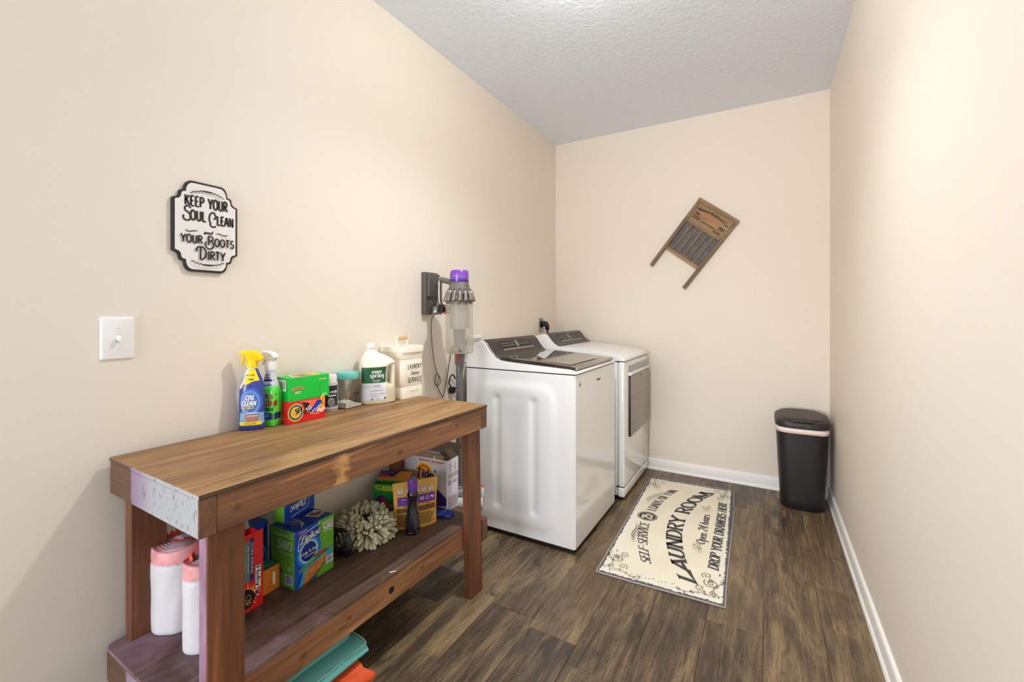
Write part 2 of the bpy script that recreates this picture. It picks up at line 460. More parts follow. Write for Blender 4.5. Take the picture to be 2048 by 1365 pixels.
# vinyl plank floor: every plank an object
g = NT('rustic_vinyl_plank', 0.42)
_big = g.noise(g.mapping((4.2, 1.0, 1)), 1.0, 6, 1.6, 0.62)
_gr = g.noise(g.mapping((30, 1.7, 1)), 1.0, 8, 1.6, 0.68)
_fi = g.noise(g.mapping((210, 10, 1)), 1.0, 4, 0.5, 0.65)
_blot = g.noise(g.mapping((8, 3.4, 1)), 1.0, 6, 1.4, 0.62)
_saw = g.n('ShaderNodeTexWave', wave_type='BANDS', bands_direction='Y'); _saw.inputs['Scale'].default_value = 1.0
_saw.inputs['Distortion'].default_value = 4.0; _saw.inputs['Detail'].default_value = 4; _saw.inputs['Detail Scale'].default_value = 1.6
g.l(g.mapping((11, 34, 1)), _saw.inputs['Vector'])
_c = g.ramp(_gr, [(0.32, (46, 37, 30)), (0.46, (80, 64, 49)), (0.58, (114, 93, 69)), (0.74, (162, 137, 102))])
_c = g.mix(g.math('MULTIPLY', g.math('MULTIPLY', g.math('SUBTRACT', _big, 0.50, True), 7.0, True), 0.66), _c, (168, 141, 102))
_c = g.mix(g.math('MULTIPLY', g.math('MULTIPLY', g.math('SUBTRACT', 0.48, _big, True), 7.5, True), 0.72), _c, (60, 50, 43))
_c = g.mix(g.math('MULTIPLY', g.math('MULTIPLY', g.math('SUBTRACT', 0.41, _blot, True), 10.0, True), 0.8), _c, (46, 38, 34))
_sm = g.math('MULTIPLY', g.math('SUBTRACT', _blot, 0.42, True), 5, True)
_c = g.mix(g.math('MULTIPLY', g.math('MULTIPLY', g.math('SUBTRACT', _saw.outputs['Fac'], 0.45, True), _sm), 0.75), _c, (176, 146, 104))
_c = g.mix(g.math('MULTIPLY', g.math('MULTIPLY', g.math('SUBTRACT', 0.40, _saw.outputs['Fac'], True), _sm), 0.9), _c, (52, 41, 33))
_c = g.mix(g.math('MULTIPLY', g.math('SUBTRACT', 0.54, _fi, True), 3.4, True), _c, (40, 32, 26))
_oi = g.n('ShaderNodeObjectInfo')
_c = g.mix(g.math('MULTIPLY', g.math('SUBTRACT', _oi.outputs['Random'], 0.5, True), 0.55), _c, (44, 35, 29))
_c = g.mix(g.math('MULTIPLY', g.math('SUBTRACT', 0.45, _oi.outputs['Random'], True), 0.40), _c, (166, 138, 102))
g.color(_c); g.bump(g.math('ADD', _fi, g.math('MULTIPLY', _saw.outputs['Fac'], 0.5)), 0.25, 0.0012)
plank_m = g.m
def plank_mesh(w, l):
    b = NB(); q = 0.0009
    P = [(q, 0.0), (w-q, 0.0)]
    loft(b, [[Vector((x, y, z)) for x, y in ((i, i), (w-i, i), (w-i, l-i), (i, l-i))] for i, z in ((0.0004, -0.008), (0.0004, -0.0011), (0.0016, 0.0))])
    b.normal_update(); me = bpy.data.meshes.new('plank'); b.to_mesh(me); b.free(); me.materials.append(plank_m); return me
PW = 0.2025; _pm = {}
rr = random.Random(11)
for k in range(10):
    x0 = 0.001+k*PW; w = min(PW, W_-x0-0.0005)
    y = Y0-rr.random()*1.2
    if k == 8: y = 2.86-1.22*4
    if k == 7: y = 1.95-1.22*3
    while y < L_:
        a, b = max(y, Y0), min(y+1.22, L_)
        if b-a > 0.02:
            key = (round(w, 4), round(b-a, 3))
            if key not in _pm: _pm[key] = plank_mesh(w, b-a)
            o = bpy.data.objects.new('plank', _pm[key]); C.objects.link(o); o.parent = floor; o.location = (x0, a, 0)
        y += 1.22

def baseboard(name, pts):
    """pts: along-wall axis map (a, out, z)"""
    prof = [(0, 0.0), (0.020, 0.0), (0.0195, 0.010), (0.016, 0.016), (0.012, 0.019), (0.012, 0.074), (0.010, 0.081), (0.006, 0.085), (0.0, 0.086)]
    (f, a0, a1) = pts
    b = NB(); loft(b, [[Vector(f(a0, o_, z)) for o_, z in prof], [Vector(f(a1, o_, z)) for o_, z in prof]])
    return struct(to_obj(name, b, white_trim, smooth=40))
baseboard('baseboard_back', (lambda a, o, z: (a, L_-o, z), 0.0, W_))
baseboard('baseboard_right', (lambda a, o, z: (W_-o, a, z), Y0, L_-0.012))
baseboard('baseboard_left', (lambda a, o, z: (o, a, z), Y0, L_-0.012))

# ceiling lamp (just above the frame)
t = thing('ceiling_lamp', 'round ceiling lamp holder with one bare glowing globe bulb', 'lamp', (LAMP_X, LAMP_Y, H_))
b = NB(); lathe(b, [(0.0, 0.0), (0.062, 0.0), (0.060, -0.012), (0.035, -0.030), (0.022, -0.036), (0.0, -0.036)][::-1], 40); to_obj('holder', b, mat('lamp_white_porcelain', (238, 237, 233), 0.3), t, 40)
glow = bpy.data.materials.new('bulb_glow'); glow.use_nodes = True
_b = glow.node_tree.nodes['Principled BSDF']; _b.inputs['Emission Color'].default_value = LAMP_COLOR; _b.inputs['Emission Strength'].default_value = LAMP_POWER
b = NB(); lathe(b, [(0.0, -0.136)]+[(0.048*math.sin(R_), -0.088-0.048*math.cos(R_)) for R_ in [PI*k/12 for k in range(1, 11)]]+[(0.0135, -0.042), (0.0135, -0.034)], 28); to_obj('globe_bulb', b, glow, t, True)
sl = bpy.data.lights.new('added_spot', 'SPOT'); sl.energy = SPOT_POWER; sl.color = (0.88, 0.96, 1.0); sl.spot_size = R(142); sl.spot_blend = 1.0; sl.shadow_soft_size = 0.028  # extra downward spot, added beside the bulb's glow to strengthen the bench shadow
so_ = bpy.data.objects.new('added_spot', sl); C.objects.link(so_); so_.location = (0, 0, -0.140); so_.parent = t

# ================================================================== WALL THINGS
black_m = mat('black_plastic', (26, 25, 25), 0.4)
# ---- sign on the left wall
sign = thing('wall_sign', 'white plaque with black edge and KEEP YOUR SOUL CLEAN lettering on the left wall', 'sign', (0.0, 0.7705, 1.5265), PI/2)
def plaque(a, b):
    q = [(0, b), (.45*a, b)]
    q += [(.45*a+.21*a*math.sin(t), b-.20*b*(1-math.cos(t))) for t in [math.radians(x) for x in (18, 36, 54, 72, 90)]]
    q += [(.665*a, .775*b), (.735*a, .772*b), (.775*a, .755*b), (.80*a, .72*b)]
    q += [(.80*a+.20*a*(1-math.cos(t)), .70*b-.125*b*math.sin(t)) for t in [math.radians(x) for x in (25, 45, 65, 85)]]
    q += [(1.0*a, .56*b), (1.0*a, 0)]
    h = q + [(x, -y) for x, y in reversed(q[:-1])]
    return h + [(-x, y) for x, y in reversed(h[1:-1])]
fr = lambda a, b, d: (a, -d, b)
b = NB(); prism(b, list(reversed(plaque(.0985, .1475))), 0.0, 0.012, fr); to_obj('backing', b, mat('sign_black_edge', (38, 36, 36), 0.6), sign)
b = NB(); prism(b, list(reversed(plaque(.0915, .1405))), 0.012, 0.0135, fr); to_obj('face', b, mat('sign_white_face', (234, 229, 224), 0.7), sign)
ink = mat('sign_ink', (48, 43, 38), 0.7)
p = Print(flatmap((0, -0.0136, 0), (1, 0, 0), (0, 0, 1), (0, -1, 0)))
ST = dict(serif=False, thick=.195, thin=.175, track=.12)
p.stroke('KEEP', -.037, .066, .032, ink, width=.055, **ST); p.stroke('YOUR', .034, .0655, .033, ink, width=.060, **ST)
p.ribbon([(-.070+x*.026, .016+y*.047) for x, y in A_(.52, .80, .34, .2, 20, 240, 10)+[(.55, .58), (.78, .42)]+A_(.42, .22, .40, .22, 25, -215, 14)], .0027, ink)
p.stroke('OUL', -.026, .020, .0315, ink, width=.046, **ST)
p.ribbon([(.005+x*.027, .008+y*.047) for x, y in A_(.62, .72, .2, .16, -110, 60, 8)+A_(.52, .55, .45, .45, 75, 230, 12)+A_(.52, .26, .42, .3, 210, 315, 6)], .0027, ink)
p.stroke('LEAN', .057, .0155, .030, ink, width=.052, **ST)
p.text('and', .002, -.0215, .0125, ink, shear=.35, wscale=1.05, bold=.05)
for sx in (-1, 1):
    p.ribbon([(sx*(.026+x*.04), -.0165+.002*math.sin(x*7)) for x in [i/10 for i in range(11)]], .0005, ink)
    for i in range(7): p.ell(sx*(.034+i*.0045), -.0165+.002*math.sin((.2+i*.11)*7)+.0012*(-1)**i, .0034, .0013, ink, 8)
p.stroke('YOUR', -.046, -.0545, .0255, ink, width=.062, **ST)
p.ribbon([(-.008+x*.030, -.064+y*.037) for x, y in [(.40, .20), (.40, 1.0)]], .0026, ink)
p.ribbon([(-.008+x*.030, -.064+y*.037) for x, y in [(.36, 1.0)]+A_(.6, .80, .24, .2, 90, -90, 8)+[(.5, .6)]], .0023, ink)
p.ribbon([(-.008+x*.030, -.064+y*.037) for x, y in [(.5, .6)]+A_(.48, .22, .42, .36, 70, -170, 14)+[(.08, .42), (.16, .46)]], .0023, ink)
p.stroke('OOTS', .053, -.0585, .0255, ink, width=.062, **ST)
p.ribbon([(-.034+x*.032, -.107+y*.042) for x, y in [(.42, 0), (.42, .95)]], .0027, ink)
p.ribbon([(-.034+x*.032, -.107+y*.042) for x, y in [(.12, .62), (.02, .72)]+A_(.40, .72, .38, .28, 175, 70, 8)+A_(.45, .5, .48, .5, 70, -90, 14)+[(.42, 0)]], .0026, ink)
p.stroke('IRTY', .028, -.1055, .028, ink, width=.054, **ST)
for sy, v in ((1, .113), (-1, -.119)):
    p.ribbon([(x*.05, v+sy*.006-sy*.012*x*x) for x in [i/8-1 for i in range(17)]], .0006, ink)
    for i in range(-9, 10):
        x = i/9.5; p.ell(x*.05, v+sy*.006-sy*.012*x*x+.0016*(-1)**i, .0036 if abs(i) > 2 else .007, .0015, ink, 8)
p.done(sign, 'lettering')

# ---- light switch
plate_m = mat('white_switch_plastic', (243, 241, 240), 0.3)
sw = thing('light_switch', 'white single toggle light switch on the left wall', 'light switch', (0.0, 0.5400, 1.1705), PI/2)
b = NB(); R0 = rrect(.078, .122, .004); R1 = rrect(.074, .118, .005); R2 = rrect(.070, .114, .005)
loft(b, [[Vector((x, -d, z)) for x, z in reversed(r)] for r, d in ((R0, 0), (R0, .0035), (R1, .006), (R2, .0068))]); to_obj('cover_plate', b, plate_m, sw, 35)
b = NB(); box(b, -.0052, .0052, -.0074, -.006, -.0125, .0125, .0004); to_obj('toggle_frame', b, mat('switch_slot_shadow', (205, 203, 200), 0.5), sw)
b = NB(); loft(b, [[Vector((x*s, -d, z*s+o)) for x, z in ((-.0042, -.0055), (.0042, -.0055), (.0042, .0055), (-.0042, .0055))] for s, d, o in ((1, .0072, .003), (.95, .014, -.001), (.8, .021, -.005))]); to_obj('toggle', b, plate_m, sw)
for z in (.030, -.030):
    b = NB(); lathe(b, [(0, 0), (.0031, 0), (.0028, .0012), (0, .0015)], 12); b.transform(Matrix.Translation((0, -.0068, z)) @ Matrix.Rotation(PI/2, 4, 'X')); to_obj('screw', b, mat('screw_white', (222, 220, 218), .35), sw)

# ---- dryer outlet and its plug
metal = mat('brushed_steel_plate', (172, 166, 152), 0.35, 0.7)
ou = thing('wall_outlet', 'brushed metal wall outlet plate behind the dryer', 'outlet', (0.0, 3.318, 1.143), PI/2)
b = NB(); loft(b, [[Vector((x, -d, z)) for x, z in reversed(r)] for r, d in ((rrect(.074, .115, .003), 0), (rrect(.074, .115, .003), .004), (rrect(.070, .111, .003), .006))]); to_obj('cover_plate', b, metal, ou, 35)
b = NB(); lathe(b, [(0, 0), (.026, 0), (.026, .003), (0, .003)], 24); b.transform(Matrix.Translation((0, -.006, 0)) @ Matrix.Rotation(PI/2, 4, 'X')); to_obj('receptacle', b, black_m, ou)
pl = thing('power_plug', 'big black angled plug pushed into the metal wall outlet', 'plug', (0.0091, 3.318, 1.143), PI/2)
b = NB(); tube(b, [(0, 0, .008), (0, -.018, .010), (0, -.040, .008), (0, -.050, -.008), (0, -.052, -.040)], lambda t: .027-.010*t, 14); to_obj('plug_body', b, black_m, pl, True)
b = NB(); tube(b, catmull([(0, -.052, -.038), (0, -.054, -.09), (.0, -.045, -.2), (.05, -.03, -.5)], 5), .008, 10); to_obj('cord', b, black_m, pl, True)

# ---- washboard on the back wall
wbw = wood('weathered_washboard_wood', (86, 66, 46), (128, 100, 70), (162, 132, 96), 'Z', .6, 1.6)
wbp = wood('washboard_panel_wood', (120, 92, 60), (156, 124, 84), (184, 152, 108), 'X', .6, 1.6)
wb = thing('washboard', 'old wooden washboard with ribbed metal hung at a slant on the back wall', 'washboard')
u = Vector((.795, 0, -.607)).normalized(); v = Vector((.607, 0, .795)).normalized()
org = Vector((.826, L_-0.001, 1.628))   # lower end of the left leg, on the wall
M = Matrix((( u.x, 0, v.x, org.x), (0, 1, 0, org.y), (u.z, 0, v.z, org.z), (0, 0, 0, 1)))
M = M @ Matrix.Diagonal((1, 1, 1, 1))
wb.matrix_world = M
WW, WH, LEG, TH = .335, .612, .168, .026
for x in (0, WW-.026):
    b = NB(); box(b, x, x+.026, -TH, 0, 0, WH-.022, .002); to_obj('side_rail', b, wbw, wb)
b = NB(); box(b, -.002, WW+.002, -TH-.003, 0, WH-.026, WH, .002); to_obj('top_rail', b, wbp, wb)
b = NB(); box(b, .026, WW-.026, -TH+.002, -.003, LEG, LEG+.026, .002); to_obj('bottom_rail', b, wbp, wb)
b = NB(); box(b, .026, WW-.026, -TH+.007, -.004, WH-.192, WH-.026, .001); to_obj('header_board', b, wbp, wb)
# corrugated metal sheet
z0, z1 = LEG+.026, WH-.192; b = NB(); n = 150; rows = []
for i in range(n+1):
    z = z0+(z1-z0)*i/n; d = .010+.0042*math.sin(2*PI*(z-z0)/.0195)
    rows.append([b.verts.new((.026, -d, z)), b.verts.new((WW-.026, -d, z))])
for r0, r1 in zip(rows, rows[1:]): b.faces.new((r0[0], r0[1], r1[1], r1[0]))
to_obj('ribbed_metal_sheet', b, mat('dull_zinc', (124, 124, 126), .45, .6, var=.2, vscale=30), wb, True)
n = 6; gap = (WW-.052)/n
for i in range(1, n):
    x = .026+gap*i; b = NB(); box(b, x-.0085, x+.0085, -TH+.006, -.013, z0, z1, .0015); to_obj('slat', b, wbw, wb)
ik = mat('washboard_ink', (52, 36, 26), .8); rk = mat('washboard_faded_red', (186, 118, 82), .8)
p = Print(flatmap((.026, -TH+.007, WH-.192), (1, 0, 0), (0, 0, 1), (0, -1, 0)))
pw = WW-.052
arc = lambda x, y: (x, y-1.15*x*x)
p.text('National Washboard Co', pw/2, .128, .020, ik, width=pw*.90, warp=arc, bold=.035)
p.text('No', pw*.12, .080, .020, ik, wscale=.9, bold=.04); p.text('701', pw*.86, .064, .025, ik, wscale=1.0, bold=.04)
for i, x in enumerate((.24, .33, .41, .50, .58, .67)): p.quad(pw*x-.008, .075+.012*math.sin(x*PI), pw*x+.006, .108+.012*math.sin(x*PI)-abs(x-.45)*.03, rk)
p.lines(pw*.06, pw*.30, .046, .072, 3, ik, .5, .2, 2); p.lines(pw*.34, pw*.74, .050, .062, 1, ik, .45, .1, 4); p.lines(pw*.72, pw*.94, .030, .050, 2, ik, .5, .2, 5)
p.done(wb, 'stencilled_lettering')

# ================================================================== WORKBENCH
BZ, SZ = 0.835, 0.315
brot = -math.atan2(.022, 1.147)
bench = thing('workbench', 'long stained wooden workbench with a lower shelf against the left wall', 'workbench', (.531, .506, 0), brot)
topw = wood('stained_plywood_top', (112, 78, 46), (160, 118, 72), (194, 152, 100), 'Y', .5, 1.0, worn=(208, 172, 120), bump=.15)
edgew = wood('plywood_edge', (62, 45, 32), (98, 74, 52), (128, 102, 76), 'Y', .7, 1.5)
def bare_patch(g, col):   # a rubbed pale patch and a few ring knots on the front boards
    sx = g.n('ShaderNodeSeparateXYZ'); g.l(g.tc.outputs['Object'], sx.inputs[0])
    n = g.noise(g.mapping((16, 16, 30), False), 1.0, 5, 1.0)
    d = g.math('ABSOLUTE', g.math('SUBTRACT', sx.outputs['Y'], .385))
    f = g.math('MULTIPLY', g.math('SUBTRACT', g.math('ADD', .030, g.math('MULTIPLY', g.math('SUBTRACT', n, .5), .09)), d, True), 45, True)
    up = g.math('MULTIPLY', g.math('SUBTRACT', sx.outputs['Z'], .60, True), 30, True)
    col = g.mix(g.math('MULTIPLY', g.math('MULTIPLY', f, up), .75), col, (214, 160, 98))
    for y, z in ((.085, .775), (.62, .762), (.93, .79), (.30, .25), (.80, .26), (.46, .265)):
        yy = g.math('MULTIPLY', g.math('SUBTRACT', sx.outputs['Y'], y), .75); zz = g.math('SUBTRACT', sx.outputs['Z'], z)
        r = g.math('SQRT', g.math('ADD', g.math('MULTIPLY', yy, yy), g.math('MULTIPLY', zz, zz)))
        rw = g.math('ADD', r, g.math('MULTIPLY', g.math('SUBTRACT', n, .5), .010))
        col = g.mix(g.math('MULTIPLY', g.math('SUBTRACT', .013, rw, True), 60, True), col, (58, 34, 22))
    return col
frontw = wood('red_brown_board', (94, 60, 40), (140, 94, 60), (172, 122, 80), 'Y', .55, .9, worn=(196, 142, 90), stain=bare_patch)
crossw = wood('brown_cross_board', (82, 54, 38), (112, 76, 52), (134, 96, 66), 'X', .6, .9)
legw = wood('red_brown_leg', (86, 50, 30), (128, 78, 47), (158, 102, 64), 'Z', .55, .9)
def purple_side(g, col):   # lilac overspray on the outward (-y) faces of the leg
    ge = g.n('ShaderNodeNewGeometry'); sx = g.n('ShaderNodeSeparateXYZ'); vt = g.n('ShaderNodeVectorTransform', vector_type='NORMAL', convert_from='WORLD', convert_to='OBJECT')
    g.l(ge.outputs['True Normal'], vt.inputs[0]); g.l(vt.outputs[0], sx.inputs[0])
    f = g.math('MULTIPLY', g.math('SUBTRACT', g.math('MULTIPLY', sx.outputs['Y'], -1), .7, True), 3.2, True)
    n = g.noise(g.mapping((14, 14, 5)), 1.0, 4)
    return g.mix(f, col, g.ramp(n, [(.35, (128, 84, 108)), (.65, (176, 142, 170))]))
legw_front = wood('leg_with_lilac_side', (82, 46, 26), (124, 76, 44), (154, 98, 58), 'Z', .55, .9, stain=purple_side)
def silver_over(g, col):   # silver spray paint with lilac fringe, bare wood at the wall end
    sx = g.n('ShaderNodeSeparateXYZ'); g.l(g.tc.outputs['Object'], sx.inputs[0])
    n = g.noise(g.mapping((22, 22, 22), False), 1.0, 5)
    e = g.math('ADD', sx.outputs['X'], g.math('MULTIPLY', g.math('SUBTRACT', n, .5), .035))
    lil = g.math('MULTIPLY', g.math('ADD', e, .372), 60, True)
    sil = g.math('MULTIPLY', g.math('ADD', e, .335), 9, True)
    spk = g.noise(g.mapping((170, 170, 60), False), 1.0, 6, .5)
    sp2 = g.noise(g.mapping((30, 30, 18), False), 1.0, 4, .5)
    silver = g.mix(g.math('MULTIPLY', g.math('SUBTRACT', g.math('ADD', spk, g.math('MULTIPLY', sp2, .8)), 1.02, True), 7, True), (172, 174, 178), (84, 88, 88))
    silver = g.mix(g.math('MULTIPLY', g.math('SUBTRACT', .36, spk, True), 14, True), silver, (40, 38, 44))
    c = g.mix(lil, col, (150, 128, 154)); return g.mix(sil, c, silver)
silverw = wood('silver_sprayed_board', (82, 56, 40), (106, 74, 54), (126, 92, 68), 'X', .5, .9, stain=silver_over)
def shelf_spray(g, col):
    sx = g.n('ShaderNodeSeparateXYZ'); g.l(g.tc.outputs['Object'], sx.inputs[0])
    n = g.noise(g.mapping((9, 9, 9), False), 1.0, 5, .8)
    f = g.math('MULTIPLY', g.math('SUBTRACT', g.math('SUBTRACT', n, g.math('MULTIPLY', sx.outputs['Y'], .55)), .30, True), 2.2, True)
    return g.mix(g.math('MULTIPLY', f, .75), col, (158, 128, 146))
shelfw = wood('worn_dark_shelf_board', (66, 47, 37), (96, 70, 54), (126, 98, 76), 'Y', .65, .8, stain=shelf_spray, worn=(150, 122, 96), bump=.4)
BL_, BD = 1.147, .512
b = NB(); box(b, -BD, 0, 0, BL_, BZ-.012, BZ, .0012); 
b.normal_update()
for f in b.faces: f.material_index = 0 if f.normal.z > .7 else (2 if f.normal.y < -.7 else 1)
to_obj('tabletop', b, [topw, edgew, silverw], bench)
b = NB(); box(b, -BD+.004, -.001, .001, .039, BZ-.101, BZ-.0125, .002)
b.normal_update()
for f in b.faces: f.material_index = 1 if f.normal.x > .5 else 0
eb = to_obj('end_board', b, [silverw, crossw], bench)
eb['label'] = 'end board sprayed silver with a lilac fringe'
b = NB(); box(b, -BD+.004, -.001, BL_-.039, BL_-.001, BZ-.101, BZ-.0125, .003); to_obj('end_board', b, crossw, bench)
b = NB(); box(b, -.040, -.003, .0395, BL_-.0395, BZ-.101, BZ-.0125, .002); to_obj('front_apron', b, frontw, bench)
b = NB(); box(b, -BD+.006, -BD+.044, .0395, BL_-.0395, BZ-.101, BZ-.0125, .002); to_obj('back_apron', b, frontw, bench)
def leg(x, y0, lean, m):
    b = NB(); box(b, x-.038, x, y0, y0+.087, 0, BZ-.1015, .0025)
    for q in b.verts: q.co.y += lean*(1-q.co.z/.73)
    to_obj('leg', b, m, bench)
leg(-.028, .030, 0.0, legw_front); leg(-.028, 1.043, .022, legw)
leg(-.455, .030, 0.0, legw); leg(-.455, 1.030, .0, legw)
# lower frame and shelf
def board(name, x0, x1, y0, y1, z0, z1, m, bev=.0025):
    b = NB(); box(b, x0, x1, y0, y1, z0, z1, bev); return to_obj(name, b, m, bench)
SB = SZ-.012
b = NB(); box(b, -.106, -.0665, .031, 1.147, SB-.089, SB-.0004, .002)
so = to_obj('front_stretcher', b, frontw, bench)
# bored hole in the stretcher (dark plug, recessed rim)
b = NB(); lathe(b, [(0, 0), (.0085, 0), (.0105, .0004), (.0125, .0002)], 20); b.transform(Matrix.Translation((-.0663, .640, SB-.044)) @ Matrix.Rotation(PI/2, 4, 'Y')); h = to_obj('bored_hole', b, mat('hole_dark', (16, 11, 8), .9), so)
board('back_stretcher', -BD+.012, -BD+.050, .031, 1.147, SB-.089, SB-.0004, frontw)
e1 = board('lower_end_board', -BD+.012, -.068, -.010, .0285, SB-.089, SB-.0004, silverw, .006)
e2 = board('lower_end_board', -BD+.012, -.026, 1.1515, 1.189, SB-.089, SB+.010, crossw, .004)
b = NB(); pts = [(-BD+.014, -.008), (-.066, -.008), (-.066, 1.150), (-BD+.014, 1.150)]
pts = [(-BD+.03, -.012), (-.066, -.012), (-.066, 1.150), (-BD+.012, 1.150), (-BD+.012, .012), (-BD+.018, -.004)]
prism(b, pts, SB, SZ, lambda a, c, d: (a, c, d)); to_obj('shelf_board', b, shelfw, bench)
# small paint chips and screw heads on the boards
sm = mat('dull_screw', (120, 112, 100), .4, .8)
for yy, zz in ((.085, BZ-.034), (.10, BZ-.024), (.14, BZ-.082), (.56, BZ-.03), (1.09, BZ-.04)):
    b = NB(); lathe(b, [(0, 0), (.0035, 0), (.003, .0008), (0, .0008)], 10); b.transform(Matrix.Translation((-.0028, yy, zz)) @ Matrix.Rotation(PI/2, 4, 'Y')); to_obj('screw', b, sm, bench)

# ================================================================== THINGS ON THE BENCH TOP
R = math.radians
white_p = mat('white_plastic', (240, 238, 234), .35)
inkw = mat('print_white', (246, 245, 242), .5); inkk = mat('print_black', (30, 28, 30), .5)
navy = mat('print_navy', (28, 40, 110), .4); red_i = mat('print_red', (204, 30, 36), .4); yel_i = mat('print_yellow', (250, 222, 20), .4)
grey_i = mat('print_grey', (150, 148, 150), .5)
def carton(name, label, w, d, h, fl, z, deg, faces, bev=.0012, top=True, group=None, cat='box', body='carton_body'):
    """cardboard box; fl = front-left base corner; local -y is the front; faces: (front, side, top) materials"""
    t = thing(name, label, cat, (fl[0], fl[1], z), R(deg), group)
    b = NB(); box(b, 0, w, 0, d, 0, h, bev)
    b.normal_update()
    for f in b.faces:
        n = f.normal; f.material_index = 0 if n.y < -.7 else (2 if n.z > .7 else 1)
    if not top:
        fs = [f for f in b.faces if f.normal.z > .9]; bmesh.ops.delete(b, geom=fs, context='FACES')
    o = to_obj(body, b, list(faces), t)
    return t
def front(w=None): return Print(flatmap((0, 0, 0), (1, 0, 0), (0, 0, 1), (0, -1, 0)))
def left(d): return Print(flatmap((0, d, 0), (0, -1, 0), (0, 0, 1), (-1, 0, 0)))     # u runs from back to front
def right(w): return Print(flatmap((w, 0, 0), (0, 1, 0), (0, 0, 1), (1, 0, 0)))
def topf(h): return Print(flatmap((0, 0, h), (1, 0, 0), (0, 1, 0), (0, 0, 1)))

def interp(sec, z):
    for a, b in zip(sec, sec[1:]):
        if a[0] <= z <= b[0]:
            t = (z-a[0])/((b[0]-a[0]) or 1); return [x+(y-x)*t for x, y in zip(a, b)]
    return list(sec[-1] if z > sec[-1][0] else sec[0])
def body_loft(b, sec, N=40, sub=4, n=2.4):
    zs = []
    for a, c in zip(sec, sec[1:]): zs += [a[0]+(c[0]-a[0])*i/sub for i in range(sub)]
    zs.append(sec[-1][0]); rings = []
    for z in zs:
        s = interp(sec, z); rings.append(sell(s[1], s[2], s[4] if len(s) > 4 else n, N, s[3] if len(s) > 3 else 0, 0, z))
    loft(b, rings)
def bodymap(sec, n=2.4):
    def f(a, v, k):
        s = interp(sec, v); cx = s[3] if len(s) > 3 else 0; nn = s[4] if len(s) > 4 else n
        q = max(-.995, min(.995, (a-cx)/s[1])); y = -s[2]*(1-abs(q)**nn)**(1/nn)
        return Vector((a, y-.0005-.00014*k, v))
    return f

# ---- blue trigger bottle with yellow sprayer
t = thing('spray_bottle', 'blue stain remover spray bottle with a yellow trigger head', 'spray bottle', (.062, .893, BZ), R(48))
sec = [(0, .036, .019), (.004, .0405, .0225), (.05, .0405, .0235), (.10, .0405, .0235), (.145, .0385, .022), (.170, .033, .020), (.190, .0255, .0175), (.208, .0185, .0155), (.216, .016, .0155)]
bl = mat('bottle_deep_blue', (42, 60, 150), .25, coat=.4); clr = mat('bottle_clear_milky', (226, 220, 214), .2, coat=.3)
b = NB(); body_loft(b, sec); to_obj('bottle_body', b, bl, t, 60)
p = Print(bodymap(sec)); K = lambda x, y: ((x-205)*.000218, (1305-y)*.000218)
lightb = mat('label_light_blue', (98, 150, 214), .35); midb = mat('label_mid_blue', (62, 100, 190), .35); paleb = mat('label_pale_blue', (168, 202, 232), .35)
p.strip([(.212, -.0165, -.006), (.19, -.0250, -.0155), (.165, -.0335, -.0215), (.145, -.037, -.030)], clr, 3)
p.strip([(.2115, -.0075, .0125), (.19, -.0145, .0195), (.172, -.0195, .0265), (.160, -.0225, -.010)], yel_i, 6)
p.text('FAST ACTING', -.002, .189, .0052, inkk, width=.026, bold=.04); p.quad(-.008, .184, .008, .1845, inkk, 4); p.text('15 MINS', -.0005, .174, .0055, inkk, width=.018, bold=.05)
p.ell(.001, .098, .034, .050, midb, 32); p.ell(-.001, .097, .030, .042, lightb, 32); p.ell(-.003, .098, .0245, .033, midb, 28); p.ell(-.004, .099, .021, .028, mat('label_blue_core', (92, 130, 206), .35), 28)
for s in (1, -1): p.ribbon([(-.03+.006*i, .062+.0035*i*i*.5+s*.004*i) for i in range(6)], .0007, paleb)
nv = mat('label_outline_navy', (30, 38, 92), .4)
for dx, dz, m_ in ((.0009, -.0009, nv), (0, 0, inkw)):
    p.text('OXI', -.004+dx, .106+dz, .0165, m_, width=.0255, bold=.05, shear=.12); p.text('CLEAN', -.006+dx, .0865+dz, .0165, m_, width=.044, bold=.05, shear=.12)
p.quad(-.027, .076, .011, .0835, mat('label_gold', (222, 206, 120), .4), 8); p.text('LAUNDRY + HOME', -.008, .0778, .0042, inkk, width=.033, bold=.05)
p.strip([(.062, -.032, .0385), (.022, -.036, .040)], mat('label_sky', (130, 176, 214), .35), 10)
p.strip([(.058, -.017, .024), (.052, -.019, .028), (.030, -.013, .022)], mat('label_basket', (176, 126, 110), .45), 6)
for i, cc in enumerate(((196, 196, 214), (122, 120, 150), (214, 214, 226))): p.quad(-.011, .049+.005*i, .022, .053+.005*i, mat('label_towel_%s' % 'abc'[i], cc, .5), 5)
p.strip([(.0305, -.034, .0345), (.0185, -.0335, .0335)], yel_i, 10); p.lines(-.020, .020, .020, .029, 2, inkk, .35, .3, 3)
p.done(t)
yel = mat('yellow_sprayer_plastic', (252, 214, 14), .35)
b = NB(); lathe(b, [(0, .212), (.0165, .212), (.0175, .2145), (.0175, .2165), (0, .2165)], 24); to_obj('neck_ring', b, white_p, t, 40)
b = NB(); lathe(b, [(0, .2165), (.0185, .2165), (.0185, .236), (.0165, .243), (0, .243)], 26)
to_obj('sprayer_collar', b, yel, t, 40)
